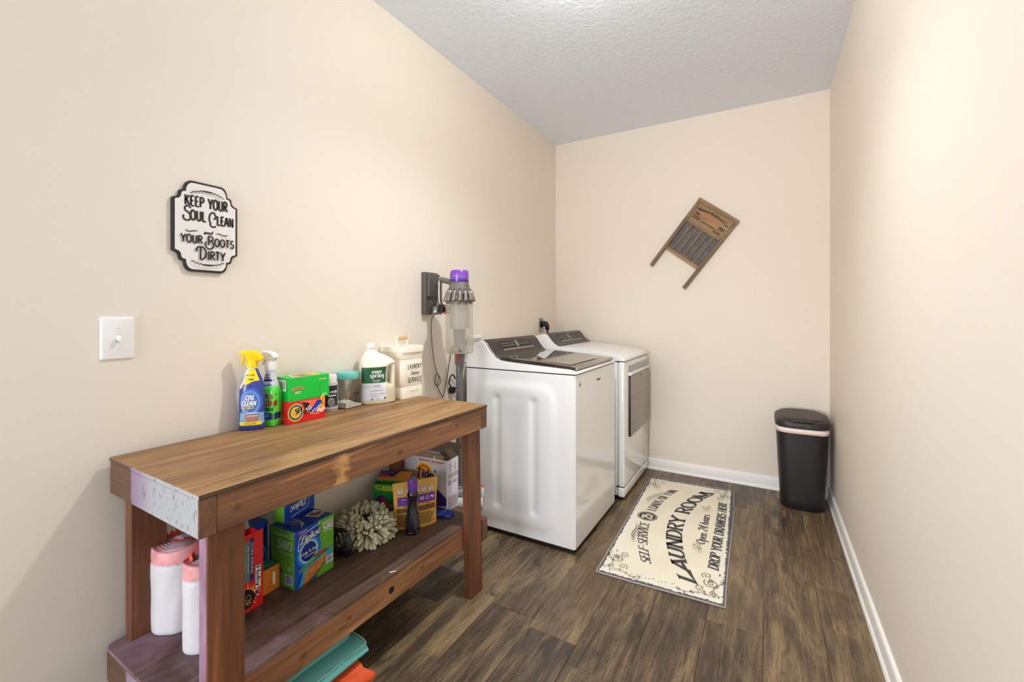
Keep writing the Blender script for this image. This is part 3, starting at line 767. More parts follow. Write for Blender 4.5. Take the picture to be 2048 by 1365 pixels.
def prof_solid(b, pts, w, tap=.75):
    fr = lambda a, c, d: (a, d, c)
    cx = sum(p_[0] for p_ in pts)/len(pts); cz = sum(p_[1] for p_ in pts)/len(pts)
    sh = lambda s: [(cx+(a-cx)*s, cz+(c-cz)*s) for a, c in pts]
    loft(b, [[Vector((a, d, c)) for a, c in sh(s)] for d, s in ((-w, tap), (-w*.8, .93), (-w*.45, 1), (w*.45, 1), (w*.8, .93), (w, tap))])
Kp = lambda L: [K(x, y) for x, y in L]
b = NB(); prof_solid(b, Kp([(10, 62), (14, 40), (60, 36), (200, 34), (285, 40), (330, 92), (372, 168), (360, 205), (290, 212), (130, 205), (112, 150), (100, 92), (40, 88)]), .014); to_obj('sprayer_head', b, yel, t, 35)
b = NB(); prof_solid(b, Kp([(70, 95), (112, 105), (108, 150), (85, 215), (62, 272), (38, 270), (52, 215), (70, 150)]), .008); to_obj('trigger', b, yel, t, 35)

# ---- green bottle with white sprayer
t = thing('spray_bottle', 'bright green laundry stain spray bottle with a white trigger head', 'spray bottle', (.060, .961, BZ), R(26))
grn = mat('green_liquid_bottle', (86, 214, 70), .18, coat=.5)
sec = [(0, .029, .027, 0, 5), (.004, .0325, .0305, 0, 6), (.06, .0325, .0305, 0, 6), (.115, .0325, .0305, 0, 6), (.135, .030, .028, 0, 5), (.143, .0245, .024, 0, 4)]
b = NB(); body_loft(b, sec, 40, 3); to_obj('bottle_body', b, grn, t, 50)
sec2 = [(.143, .0245, .024, 0, 3.5), (.165, .020, .020, 0, 2.6), (.190, .0165, .0165, 0, 2.2), (.203, .0165, .0165, 0, 2)]
b = NB(); body_loft(b, sec2, 36, 3); to_obj('shoulder_wrap', b, mat('label_silver_white', (214, 212, 216), .3), t, 50)
p = Print(bodymap(sec)); rd = mat('label_dark_red', (206, 26, 40), .4); 
for dx, m_ in ((.0012, inkk), (0, rd)):
    p.text('SPRAY', .031+dx, .100-dx, .0175, m_, 'r', shear=.15, width=.086, bold=.04); p.text("'N WASH", .031+dx, .0755-dx, .0185, m_, 'r', shear=.15, width=.098, bold=.05)
p.text('MAX', .029, .0565, .0125, inkk, 'r', wscale=.9, bold=.05, shear=.1)
p.strip([(.049, -.030, .0315), (.026, -.030, .0315)], navy, 8); p.lines(-.022, .016, .030, .046, 3, paleb, .5, .3, 4)
p.done(t)
p = Print(lambda a, v, k: Vector((.0325+.0005+.00014*k, a, v))); p.strip([(.049, -.030, -.004), (.047, -.030, .010), (.026, -.030, .006)], navy, 4); p.done(t, 'side_band')
p = Print(bodymap(sec2)); p.strip([(.168, -.015, .019), (.161, -.016, .0195)], navy, 6); p.text('FAST', .009, .179, .008, navy, 'r', width=.020, bold=.05); p.text('ACTING', .010, .169, .0075, navy, 'r', width=.024, bold=.05)
p.strip([(.150, -.020, .022), (.1455, -.021, .0225)], mat('label_blue_wave', (70, 120, 200), .4), 6); p.ell(.008, .1515, .003, .005, mat('label_blue_wave', (70, 120, 200), .4), 10); p.done(t, 'shoulder_print')
b = NB(); lathe(b, [(0, .199), (.0185, .199), (.0195, .206), (.0195, .222), (.0165, .236), (0, .236)], 24); to_obj('sprayer_collar', b, white_p, t, 40)
K2 = lambda L: [((x-500)*.000225, (1265-y)*.000222) for x, y in L]
b = NB(); prof_solid(b, K2([(375, 75), (385, 52), (440, 46), (510, 58), (570, 88), (610, 130), (616, 158), (590, 178), (575, 200), (430, 215), (418, 150), (405, 112), (380, 108)]), .015); to_obj('sprayer_head', b, white_p, t, 35)
b = NB(); prof_solid(b, K2([(385, 108), (418, 112), (418, 190), (400, 285), (362, 285), (372, 240), (392, 170)]), .008); to_obj('trigger', b, white_p, t, 35)

# ---- red colour-catcher box and green sheet box stacked on it
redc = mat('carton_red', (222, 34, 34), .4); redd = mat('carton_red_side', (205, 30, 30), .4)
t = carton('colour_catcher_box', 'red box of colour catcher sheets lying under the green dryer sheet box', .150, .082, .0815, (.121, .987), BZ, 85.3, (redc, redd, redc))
p = front()
or_ = mat('ring_orange', (240, 150, 40), .4); tl = mat('ring_teal_blue', (44, 96, 140), .4); ye = mat('ring_yellow', (250, 206, 50), .4)
for r_, m_ in ((.034, or_), (.031, ye), (.0285, tl), (.021, ye), (.014, or_), (.010, ye)): p.ell(.031, .040, r_*.92, r_, m_, 36)
sal = mat('swirl_salmon', (250, 110, 84), .4)
p.poly([(.045, .078), (.128, .078), (.146, .060), (.142, .034), (.120, .018), (.098, .020), (.082, .036)], sal)
p.poly([(.052, .076), (.082, .068), (.096, .026), (.070, .046)], mat('tab_shadow_dark', (40, 24, 22), .6))
p.ell(.137, .066, .010, .026, ye, 20); p.ell(.139, .066, .007, .020, or_, 18)
p.poly([(.088, .040), (.116, .074), (.130, .074), (.136, .060), (.104, .026)], mat('label_royal_blue', (36, 56, 170), .4))
for dx, m_ in ((.0012, inkw), (0, inkk)): p.text('SH', .042+dx, .036-dx, .019, m_, wscale=.85, rot=.25, bold=.07, shear=.15)
p.poly([(.064, .045), (.082, .060), (.092, .046), (.072, .032)], inkw); p.text('OUT', .079, .037, .017, inkk, wscale=.62, rot=.75, bold=.05)
p.text('Color', .099, .031, .0085, inkw, wscale=.9, rot=.72, bold=.06, shear=.2); p.text('Catcher', .119, .044, .0085, inkw, wscale=.8, rot=.72, bold=.06, shear=.2)
for i in range(5): p.ell(.118+.006*i, .034+.004*math.sin(i*2), .005, .007, mat('swirl_pink_white', (250, 214, 206), .5), 10)
p.done(t)
p = left(.082); p.lines(.01, .06, .045, .07, 2, sal, .5, .4, 6); p.lines(.012, .065, .015, .035, 2, sal, .4, .4, 7); p.done(t, 'end_print')

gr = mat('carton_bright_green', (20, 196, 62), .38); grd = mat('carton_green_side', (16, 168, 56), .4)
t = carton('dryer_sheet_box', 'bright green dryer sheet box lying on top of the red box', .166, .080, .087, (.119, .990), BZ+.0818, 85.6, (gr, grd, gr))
p = front()
gm = mat('logo_cream', (250, 226, 190), .4); go = mat('logo_orange_red', (228, 70, 36), .4)
p.text('Gain', .036, .039, .014, gm, wscale=1.15, rot=.10, bold=.16, shear=.2); p.text('Gain', .036, .039, .014, go, wscale=1.15, rot=.10, bold=.05, shear=.2)
p.lines(.026, .050, .026, .035, 2, gm, .6, .2, 3); p.lines(.122, .155, .066, .074, 2, gm, .4, .2, 4); p.lines(.135, .155, .008, .013, 1, inkw, .8, .1, 4)
dk = mat('perforation_dark', (8, 60, 26), .7)
for i in range(9): p.quad(.040+.0035*i, .084-.0048*i, .0412+.0035*i, .0822-.0048*i, dk)
for i in range(11): p.quad(.138-.0030*i*(1 if i < 6 else .55), .086-.0050*i, .1395-.0030*i*(1 if i < 6 else .55), .084-.0050*i, dk)
p.ribbon([(.122, .030), (.130, .004)], .0004, dk); p.ribbon([(.05, .0455), (.120, .050)], .0003, grd)
p.done(t)
p = topf(.087); p.poly([(.02, .006), (.135, .010), (.150, .060), (.04, .070)], gm); p.poly([(.03, .012), (.128, .014), (.140, .054), (.046, .062)], go); p.ell(.118, .045, .028, .022, yel_i, 20); p.ell(.05, .03, .012, .012, gm, 14); p.text('Gain', .08, .030, .020, gm, bold=.1, shear=.2, wscale=1.3); p.done(t, 'top_print')
p = left(.080); p.barcode(.012, .038, .066, .078, mat('barcode_paper', (222, 224, 220), .5), inkk); p.lines(.01, .07, .006, .018, 2, grd, .5, .3); p.done(t, 'barcode_print')

# ---- black tumbler canister with white lid
t = thing('canister', 'small black laundry booster canister with a white lid, half hidden by a green box', 'canister', (.048, 1.221, BZ), R(60))
sec = [(0, .031, .031), (.004, .033, .033), (.118, .033, .033), (.122, .031, .031)]
b = NB(); body_loft(b, sec, 36, 2, 2.0); to_obj('canister_body', b, mat('canister_grey', (196, 192, 190), .35), t, 40)
p = Print(bodymap(sec, 2.0)); kb = mat('label_charcoal', (38, 40, 52), .45)
p.strip([(.108, -.0325, .0325), (.010, -.0325, .0325)], kb, 14); p.text('only', .012, .078, .012, inkw, bold=.03, shear=.2); p.lines(-.01, .022, .062, .072, 1, inkw, .5, .2)
p.ell(.004, .040, .014, .018, mat('label_moon_grey', (128, 134, 140), .5), 24); p.ell(.002, .042, .013, .017, mat('label_moon_pale', (164, 174, 176), .5), 24); p.ell(.005, .038, .011, .014, mat('label_moon_grey', (128, 134, 140), .5), 20)
for i in range(8): p.poly([(-.024+.007*i, .012), (-.019+.007*i, .012), (-.014+.007*i, .019+.003*(i % 3)), (-.018+.007*i, .021+.003*(i % 2))], inkw)
p.done(t)
b = NB(); lathe(b, [(0, .121), (.0285, .121), (.029, .124), (.029, .147), (.0275, .150), (0, .150)], 32); to_obj('lid', b, white_p, t, 40)

# ---- clear jar with teal lid
t = thing('jar', 'clear square plastic jar with a teal lid, white powder and a wooden scoop', 'jar', (.0525, 1.309, BZ), R(95))
glass = mat('thin_clear_plastic', (236, 234, 228), .06, trans=1.0, ior=1.12, alpha=.35)
sec = [(0, .043, .037, 0, 7), (.003, .0465, .040, 0, 7), (.085, .0465, .040, 0, 7), (.108, .0465, .040, 0, 6), (.122, .043, .040, 0, 3), (.130, .041, .040, 0, 2.2)]
b = NB(); body_loft(b, sec, 40, 2)
b.faces.ensure_lookup_table(); bmesh.ops.delete(b, geom=[f for f in b.faces if f.normal.z > .95 or (f.calc_center_median().z > .1299)], context='FACES')
to_obj('jar_body', b, glass, t, 40)
b = NB(); lathe(b, [(0, .124), (.0455, .124), (.0465, .127), (.0465, .147), (.0445, .151), (0, .151)], 40); to_obj('lid', b, mat('teal_lid_plastic', (108, 200, 188), .35), t, 40)
b = NB(); n = 18; rows = []
for i in range(n+1):
    rows.append([b.verts.new((-.0435+.087*i/n, -.037+.074*j/n, .022+.022*max(0, 1-abs((i/n)-.3)*2.6)*max(.2, 1-abs(j/n-.35))+.003*noise.noise((i*.6, j*.6, 0))-.010*(i/n))) for j in range(n+1)])
for i in range(n):
    for j in range(n): b.faces.new((rows[i][j], rows[i+1][j], rows[i+1][j+1], rows[i][j+1]))
edge = [r[0] for r in rows]+[rows[-1][j] for j in range(1, n+1)]+[rows[i][n] for i in range(n-1, -1, -1)]+[rows[0][j] for j in range(n-1, 0, -1)]
low = [b.verts.new((q.co.x, q.co.y, .0035)) for q in edge]
for i in range(len(edge)): b.faces.new((edge[i], low[i], low[(i+1) % len(edge)], edge[(i+1) % len(edge)]))
b.faces.new(low)
bmesh.ops.recalc_face_normals(b, faces=b.faces[:])
o = to_obj('washing_powder', b, mat('white_powder', (238, 230, 218), .95, bump=.6, bscale=300), t, 40); o['kind'] = 'stuff'
b = NB(); tube(b, [(-.024, -.020, .030), (-.002, -.010, .070)], .0042, 8); o2 = to_obj('scoop_handle', b, mat('pale_wood_scoop', (206, 158, 104), .6), t, True)
p = Print(flatmap((0, -.040, 0), (1, 0, 0), (0, 0, 1), (0, -1, 0)))
p.ell(.010, .058, .016, .019, inkk, 28, inner=.88); p.text('soda', .010, .058, .008, inkk, width=.022, bold=.1); p.lines(-.001, .021, .048, .055, 2, inkk, .6, .1, 2); p.lines(-.002, .022, .063, .068, 1, inkk, .6, .1, 4); p.lines(.0, .020, .024, .032, 2, inkk, .25, .2, 5)
p.done(t)

# ---- detergent jug
t = thing('detergent_jug', 'milky plastic detergent jug with a dark green and white label', 'jug', (.090, 1.443, BZ), R(60))
jm = NT('milky_jug_plastic', .32); _sx = jm.n('ShaderNodeSeparateXYZ'); jm.l(jm.tc.outputs['Object'], _sx.inputs[0])
jm.color(jm.ramp(jm.math('MULTIPLY', _sx.outputs['Z'], 4.0), [(.0, (216, 204, 172)), (.36, (220, 209, 178)), (.42, (232, 225, 206)), (1.0, (238, 232, 220))]))
jm.b.inputs['Subsurface Weight'].default_value = .15; jm.b.inputs['Subsurface Radius'].default_value = (.02, .02, .015)
def jx(z):
    L = [(0, -.072, .072), (.006, -.080, .080), (.075, -.080, .080), (.088, -.080, .046), (.100, -.080, .040), (.150, -.080, .040), (.166, -.080, .052), (.182, -.0785, .078), (.190, -.076, .076), (.205, -.071, .054), (.222, -.060, .022), (.234, -.052, -.004), (.240, -.048, -.009), (.256, -.047, -.010)]
    s = interp(L, z); return s[1], s[2]
zs = sorted(set([0, .003, .006, .02, .04, .06, .075, .08, .088, .094, .1, .115, .13, .15, .158, .166, .174, .182, .19, .197, .205, .215, .222, .228, .234, .24, .248, .256]))
b = NB(); rings = []
for z in zs:
    a, c = jx(z); ry = .050 if z < .17 else .050-(.050-.0165)*min(1, (z-.17)/.070)**1.0
    if z < .004: ry = .044
    rings.append(sell((c-a)/2, ry, 2.7 if z < .2 else 2.2, 40, (a+c)/2, 0, z))
loft(b, rings); to_obj('jug_body', b, jm.m, t, 50)
b = NB(); rings = []
for z, x, rx, ry in ((.070, .064, .0150, .022), (.085, .0685, .0115, .020), (.10, .069, .0105, .018), (.15, .069, .0105, .018), (.165, .0675, .0115, .020), (.183, .060, .0150, .022)): rings.append(sell(rx, ry, 2.6, 20, x, 0, z))
loft(b, rings); to_obj('handle', b, jm.m, t, 50)
b = NB(); lathe(b, [(0, .250), (.0205, .250), (.0205, .262), (.0180, .264), (.0165, .268), (.0160, .274), (0, .275)], 28, -.029); to_obj('cap', b, mat('clear_white_cap', (236, 234, 228), .2, coat=.3), t, 40)
secj = [(0, .080, .050, 0, 2.7), (.3, .080, .050, 0, 2.7)]
def mp(a, v, k):
    q0, q1 = jx(v); cx_, rx_ = (q0+q1)/2, (q1-q0)/2
    q = max(-.99, min(.99, (a-cx_)/rx_)); return Vector((a, -.050*(1-abs(q)**2.7)**(1/2.7)-.0006-.00014*k, v))
p = Print(mp); dg = mat('label_forest_green', (30, 92, 58), .45); lw = mat('label_cool_white', (224, 224, 232), .5)
p.quad(-.0745, .096, .030, .166, dg, 20, 8); p.quad(-.0745, .018, .030, .096, lw, 20, 10)
p.stroke('ever', -.012, .138, .019, inkw, width=.044, thick=.19, thin=.06, track=.14); p.stroke('spring', -.012, .121, .019, inkw, width=.062, thick=.19, thin=.06, track=.14)
p.lines(-.030, .008, .100, .111, 3, inkw, .3, .3, 8); p.text('Free & Clear', -.012, .082, .0052, inkk, width=.028); p.lines(-.026, .002, .076, .079, 1, inkk, .4, .1)
p.lines(-.040, .016, .060, .065, 1, grey_i, .5, .1, 3)
for i, x in enumerate((-.034, -.022, -.010, .006, .017)): p.ell(x, .048, .0030, .0034, grey_i, 12, inner=.6)
p.lines(-.040, -.004, .036, .041, 1, grey_i, .5, .2, 6); p.lines(-.040, -.026, .021, .028, 2, inkk, .6, .2, 7); p.lines(-.018, .004, .022, .026, 1, grey_i, .6, .2, 7); p.ell(.023, .027, .0035, .0042, inkk, 12)
p.done(t)

# ---- cream laundry tin
t = thing('laundry_tin', 'cream metal laundry tin with a wooden handle on its lid', 'tin', (.081, 1.611, BZ), R(89))
cream = mat('cream_enamel', (240, 232, 214), .35, coat=.3)
wt, dt = .147, .150
b = NB(); rr_ = rrect(wt, dt, .020, 6); rings = []
for z, g_ in ((0, .0015), (.002, 0), (.054, 0), (.0565, .0012), (.059, 0), (.182, 0), (.1845, .0012), (.187, 0), (.228, 0)):
    rings.append([Vector((x*(1-2*g_/wt), y*(1-2*g_/dt), z)) for x, y in rr_])
loft(b, rings); to_obj('tin_body', b, cream, t, 35)
b = NB(); rl = rrect(wt+.013, dt+.013, .025, 6)
loft(b, [[Vector((x*s, y*s, z)) for x, y in rl] for z, s in ((.221, 1), (.243, 1), (.247, .985), (.249, .94), (.249, .90), (.2475, .88))]); lid = to_obj('lid', b, cream, t, 35)
for x in (-.036, .036):
    b = NB(); pts = catmull([(x*.72, 0, .248), (x*.95, 0, .2485), (x*.98, 0, .262), (x*.98, 0, .278), (x*.98, 0, .286)], 4)
    tube(b, pts, .0045, 8); lathe(b, [(0, -.002), (.0115, -.002), (.0115, .002), (0, .002)], 16)
    vs = b.verts[-64:]
    bmesh.ops.transform(b, matrix=Matrix.Translation((x*.98, 0, .287)) @ Matrix.Rotation(PI/2, 4, 'Y'), verts=vs)
    to_obj('handle_bracket', b, cream, t, 40)
b = NB(); lathe(b, [(0, -.034), (.0095, -.034), (.011, -.028), (.0115, 0), (.011, .028), (.0095, .034), (0, .034)], 18); b.transform(Matrix.Translation((0, 0, .287)) @ Matrix.Rotation(PI/2, 4, 'Y'))
to_obj('wooden_grip', b, mat('pale_beech', (214, 172, 122), .5, var=.12, vscale=60), t, 40)
p = Print(flatmap((0, -dt/2, 0), (1, 0, 0), (0, 0, 1), (0, -1, 0))); tg = mat('tin_ink_dark', (66, 62, 58), .6); tg2 = mat('tin_ink_brown', (196, 170, 150), .6)
p.text('SELF SERVICE', .010, .205, .0085, tg2, width=.072); p.done(t, 'lettering'); p = Print(flatmap((0, -dt/2, 0), (1, 0, 0), (0, 0, 1), (0, -1, 0))); p.stroke('LAUNDRY', .010, .140, .022, tg, width=.092, thick=.15, thin=.12, serif=False, track=.34)
p.quad(-.022, .1325, .042, .1331, tg); p.text('Deluxe', .010, .111, .0165, tg, shear=.38, width=.056, bold=.02); p.quad(-.002, .1050, .040, .1056, tg)
p.stroke('SERVICE', .010, .076, .022, tg, width=.092, thick=.15, thin=.12, serif=False, track=.34); p.done(t, 'lettering'); p = Print(flatmap((0, -dt/2, 0), (1, 0, 0), (0, 0, 1), (0, -1, 0))); p.text('OPEN DAILY', .010, .028, .0085, tg2, width=.066)
p.done(t, 'lettering')
# loose screws on the top
for (x, y) in ((.30, .62), (.09, .73), (.47, .56)):
    pass

# ================================================================== THINGS ON THE SHELF
# ---- rolls of bin bags
bagw = mat('white_bag_film', (226, 224, 228), .5, bump=.9, bscale=55); pinkb = mat('pink_drawstring_band', (242, 168, 170), .4, var=.18, vscale=30)
pale = mat('bag_edge_lilac', (206, 186, 194), .5); orr = mat('orange_red_tie', (226, 92, 62), .4)
def roll(loc, r, h, el, label, rot):
    t = thing('bin_bag_roll', label, 'bag roll', (loc[0], loc[1], SZ), rot, 'rolls of white bin bags')
    b = NB(); N = 56; rings = []
    zs_ = [0, .004]+[h*.80*i/14 for i in range(1, 15)]
    for i, z in enumerate(zs_):
        ring = []
        for k in range(N):
            a = 2*PI*k/N; rr2 = r*(1+.035*noise.noise((math.cos(a)*2.2, math.sin(a)*2.2, z*14))+(-.06 if z == 0 else 0))
            ring.append(Vector((rr2*math.cos(a), el*rr2*math.sin(a), z)))
        rings.append(ring)
    loft(b, rings); to_obj('bag_wrap', b, bagw, t, True)
    b = NB(); rings = []
    for z, s in ((h*.79, 1.0), (h*.86, 1.015), (h*.93, 1.0), (h*.97, .97), (h*.955, .90)):
        rings.append([Vector((s*r*math.cos(2*PI*k/N), el*s*r*math.sin(2*PI*k/N), z+.004*math.sin(2*PI*k/N*2+1)*(1 if z > h*.9 else .3))) for k in range(N)])
    loft(b, rings, False, True); to_obj('drawstring_band', b, pinkb, t, True)
    # wound layers seen on top: a spiral ribbon standing on edge
    b = NB(); turns = 6.5; M_ = 300; prev = None
    for i in range(M_+1):
        f = i/M_; a = 2*PI*turns*f; q = r*(.20+.78*f); z = h*(.985-.02*f)+.0012*math.sin(a*3.1)
        cur = (b.verts.new((q*math.cos(a), el*q*math.sin(a), z)), b.verts.new((q*math.cos(a), el*q*math.sin(a), h*.94)))
        if prev: b.faces.new((prev[0], cur[0], cur[1], prev[1])).material_index = 0 if (int(f*turns*1.0) % 4) else 1
        prev = cur
    to_obj('wound_layers', b, [pale, pinkb], t, True)
    for (a0, a1, rr3) in ((2.2, 3.6, .62), (.3, 1.3, .5)):
        b = NB(); prev = None
        for i in range(15):
            a = a0+(a1-a0)*i/14; q = r*rr3*(1+.08*math.sin(i*1.7)); cur = (b.verts.new((q*math.cos(a), el*q*math.sin(a), h*(.98)+.012*abs(math.sin(i*.9))+.006)), b.verts.new((q*1.08*math.cos(a), el*q*1.08*math.sin(a), h*.955)))
            if prev: b.faces.new((prev[0], cur[0], cur[1], prev[1]))
            prev = cur
        to_obj('tie_strip', b, orr, t, True)
roll((.098, .652), .067, .252, .92, 'large standing roll of white bin bags with a pink drawstring band beside the back leg', .4)
roll((.262, .643), .047, .250, .92, 'slim standing roll of white bin bags behind the front leg', 1.2)

# ---- red bin bag box
hr = mat('carton_red_glossy', (226, 34, 30), .32, coat=.3); hk = mat('carton_red_inner', (96, 84, 82), .8)
t = carton('bin_bag_box', 'red bin bag box, torn open at the top, behind the front leg', .126, .086, .228, (.237, .701), SZ, 89.0, (hr, hr, hk), top=False)
b = NB()
for y0, y1 in ((.0004, .0018),):
    pts = [(0, .226), (.126, .226), (.126, .243), (.104, .236), (.08, .240), (.04, .233), (0, .238)]
    prism(b, pts, y0, y1, lambda a, c, d: (a, d, c))
to_obj('torn_front_edge', b, hr, t)
b = NB(); box(b, .004, .122, .058, .0595, .20, .262); b.transform(Matrix.Translation((0, .07, .226)) @ Matrix.Rotation(R(-28), 4, 'X') @ Matrix.Translation((0, -.058, -.20))); to_obj('back_flap', b, mat('flap_grey_board', (150, 140, 138), .8), t)
p = front(); w = .126; e = .008
q = lambda px: w-(531-px)*.00157
p.quad(q(504.5), .093, q(511.5), .225, navy); p.quad(q(497.5), .093, q(504.5), .222, mat('band_slate', (112, 112, 124), .4)); p.quad(q(482), .093, q(497.5), .218, mat('band_teal_green', (74, 150, 124), .4))
p.text('ULTRA STRONG', q(508)-.0028, .163, .0068, inkw, rot=-PI/2, width=.095, bold=.05, align='c')
p.text('20% thicker plastic', q(501)-.002, .163, .0045, inkw, rot=-PI/2, width=.085, bold=.04); p.text('with drawstring ties', q(494)-.002, .163, .0045, inkw, rot=-PI/2, width=.09, bold=.04)
p.quad(q(514.2), .062, q(525.8), .135, navy); p.quad(q(514.8), .064, q(525.2), .133, inkw); p.text('Hefty', q(520)-.0058, .0985, .0125, inkk, rot=-PI/2, width=.062, bold=.06)
star = mat('burst_yellow', (250, 190, 90), .4); star2 = mat('burst_pale', (255, 232, 190), .4)
def burst(p, u, v, r0, r1, n, m): 
    for i in range(n):
        a = 2*PI*i/n; p.face([(u+r0*math.cos(a-.16), v+r0*math.sin(a-.16)), (u+r1*(.7+.3*(i % 2))*math.cos(a), v+r1*(.7+.3*(i % 2))*math.sin(a)), (u+r0*math.cos(a+.16), v+r0*math.sin(a+.16))], p.mi(m))
p.k += 1; burst(p, q(500), .050, .018, .046, 20, star); p.k += 1; burst(p, q(517), .052, .006, .018, 14, star2)
bk = mat('picture_black_bag', (30, 26, 26), .3)
p.poly([(q(478), .018), (q(500), .012), (q(509), .022), (q(514), .040), (q(513), .052), (q(506), .068), (q(496), .074), (q(480), .070)], bk)
p.poly([(q(512), .046), (q(519), .058), (q(523), .066), (q(520), .052), (q(524), .042), (q(517), .046), (q(516), .036)], mat('picture_purple_tie', (110, 40, 120), .4))
p.ell(q(501), .038, .0085, .0165, mat('seal_gold', (206, 170, 90), .5), 22, inner=.88); p.text('5-in-1', q(501), .035, .006, mat('seal_gold', (206, 170, 90), .5), bold=.06, wscale=.7); p.lines(q(496), q(506), .027, .033, 1, star2, .4)
p.done(t)

# ---- small orange box with teal top
oc = mat('carton_orange', (218, 124, 44), .45); tc_ = mat('carton_teal', (44, 130, 120), .45)
t = carton('small_box', 'small orange box with a teal top between the red box and the bag carton', .068, .062, .081, (.205, .8385), SZ, 94, (oc, oc, tc_))
p = front(); p.quad(.042, .020, .052, .062, mat('paper_cream', (238, 226, 206), .6)); p.ribbon([(.008, .004), (.008, .078)], .0004, mat('carton_fold_line', (160, 84, 30), .6)); p.done(t)
p = topf(.081); p.lines(.03, .064, .014, .034, 2, mat('print_teal_pale', (120, 180, 170), .5), .5, .3); p.done(t, 'top_print')

# ---- freezer-bag cartons
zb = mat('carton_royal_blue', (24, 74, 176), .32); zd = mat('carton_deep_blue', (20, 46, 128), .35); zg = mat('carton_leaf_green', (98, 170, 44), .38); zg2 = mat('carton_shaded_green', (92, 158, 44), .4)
zl = mat('carton_glow_blue', (60, 150, 222), .35)
t = carton('sandwich_bag_box', 'large blue and green sandwich bag box with 580 on it, front of the bag cartons', .160, .128, .195, (.268, .916), SZ, 93.5, (zb, zg2, zd))
p = front()
p.poly([(.085, 0), (.160, 0), (.160, .195), (.092, .195), (.100, .14), (.104, .09), (.098, .04)], zg)
p.ell(.055, .110, .050, .052, mat('carton_glow_mid', (34, 108, 204), .35), 30); p.ell(.054, .108, .042, .044, zl, 30); p.ell(.054, .108, .036, .0375, mat('carton_glow_pale', (176, 220, 246), .4), 30); p.ell(.054, .108, .031, .0325, zd, 30)
for i in range(3): p.ribbon([(.006+.004*i, .02+.02*i), (.030, .07), (.02, .12)], .0005, zl)
for dx, m_ in ((.0012, zd), (0, inkw)):
    p.text("Grip 'n Seal", .056+dx, .104-dx, .0095, m_, rot=.06, width=.066, bold=.07, shear=.18)
    p.text('technology', .057+dx, .093-dx, .0055, m_, rot=.06, width=.040, bold=.05)
p.ribbon([(.012, .128), (.010, .130), (.018, .172), (.100, .188)], .0011, inkw); p.ribbon([(.012, .128), (.020, .129)], .0011, inkw)
for dx, m_ in ((.0016, zd), (0, inkw)): p.text('Ziploc', .059+dx, .148-dx, .024, m_, rot=.12, width=.084, bold=.06, shear=.14)
p.text('scjohnson', .030, .184, .0052, inkw, width=.034, bold=.06, rot=.05); p.lines(.012, .048, .178, .181, 1, red_i, .7)
p.text('SANDWICH', .131, .175, .0095, inkw, width=.050, bold=.05); p.text('580', .133, .152, .0205, inkw, width=.044, bold=.07); p.text('TOTAL BAGS', .134, .143, .0055, inkw, width=.038, bold=.05)
# picture of a sandwich in a bag
br1 = mat('picture_bread', (178, 122, 60), .6, var=.35, vscale=90); br2 = mat('picture_crust', (112, 66, 30), .6)
p.poly([(.012, .004), (.030, .050), (.110, .074), (.150, .080), (.144, .050), (.10, .030), (.05, .004)], zl)
p.poly([(.028, .008), (.038, .040), (.098, .066), (.128, .070), (.128, .048), (.10, .030), (.05, .006)], br1); p.poly([(.028, .008), (.05, .006), (.10, .030), (.128, .048), (.126, .040), (.095, .020), (.046, .000), (.026, .002)], br2)
p.ribbon([(.036, .042), (.058, .052), (.08, .058), (.10, .064), (.128, .070)], .0032, mat('picture_lettuce', (120, 176, 60), .6)); p.ribbon([(.044, .044), (.070, .054), (.096, .060)], .0022, mat('picture_tomato', (200, 60, 40), .6))
zip_ = mat('picture_zip_green', (84, 160, 66), .35)
p.poly([(.016, .052), (.090, .086), (.158, .090), (.146, .082), (.092, .074), (.030, .050)], zip_); p.ribbon([(.014, .056), (.09, .092), (.156, .094)], .0014, mat('picture_zip_pale', (160, 204, 140), .4))
p.ell(.100, .082, .030, .006, br2, 18); p.ell(.098, .083, .018, .004, mat('picture_tomato', (200, 60, 40), .6), 14)
p.barcode(.122, .030, .153, .056, mat('barcode_white', (220, 220, 236), .5), navy)
p.done(t)
p = left(.128); p.poly([(0, 0), (.018, 0), (.010, .1), (.004, .195), (0, .195)], zd)
p.text('SANDWICH', .070, .168, .0125, mat('print_pale_green', (196, 222, 170), .5), width=.094, bold=.05); p.text('580', .080, .128, .031, mat('print_pale_green', (196, 222, 170), .5), width=.072, bold=.07); p.text('TOTAL BAGS', .088, .112, .008, mat('print_pale_green', (196, 222, 170), .5), width=.062, bold=.05)
p.barcode(.082, .012, .118, .048, mat('barcode_lilac', (188, 182, 214), .5), navy, 8); p.lines(.04, .075, .045, .060, 2, navy, .5, .4); p.lines(.096, .112, .062, .074, 2, mat('print_pale_green', (196, 222, 170), .5), .5, .3)
p.done(t, 'lettering')
p = topf(.195); p.text('4', .050, .096, .014, inkw, rot=.0, bold=.05); p.text('BOXES INSIDE', .050, .083, .006, inkw, width=.042); p.quad(.022, .077, .080, .078, inkw); p.text('580', .050, .057, .016, inkw, width=.036, bold=.06); p.text('TOTAL BAGS', .050, .048, .006, inkw, width=.036)
p.poly([(.030, .004), (.062, .030), (.060, .052)], mat('flap_pale_tear', (170, 168, 170), .6))
p.poly([(.096, .072), (.150, .088), (.156, .036), (.112, .022)], mat('window_paper', (206, 196, 180), .6)); p.poly([(.104, .066), (.126, .074), (.130, .060), (.146, .062), (.150, .044), (.120, .034), (.112, .05)], mat('window_brown', (120, 88, 66), .6))
p.done(t, 'top_print')

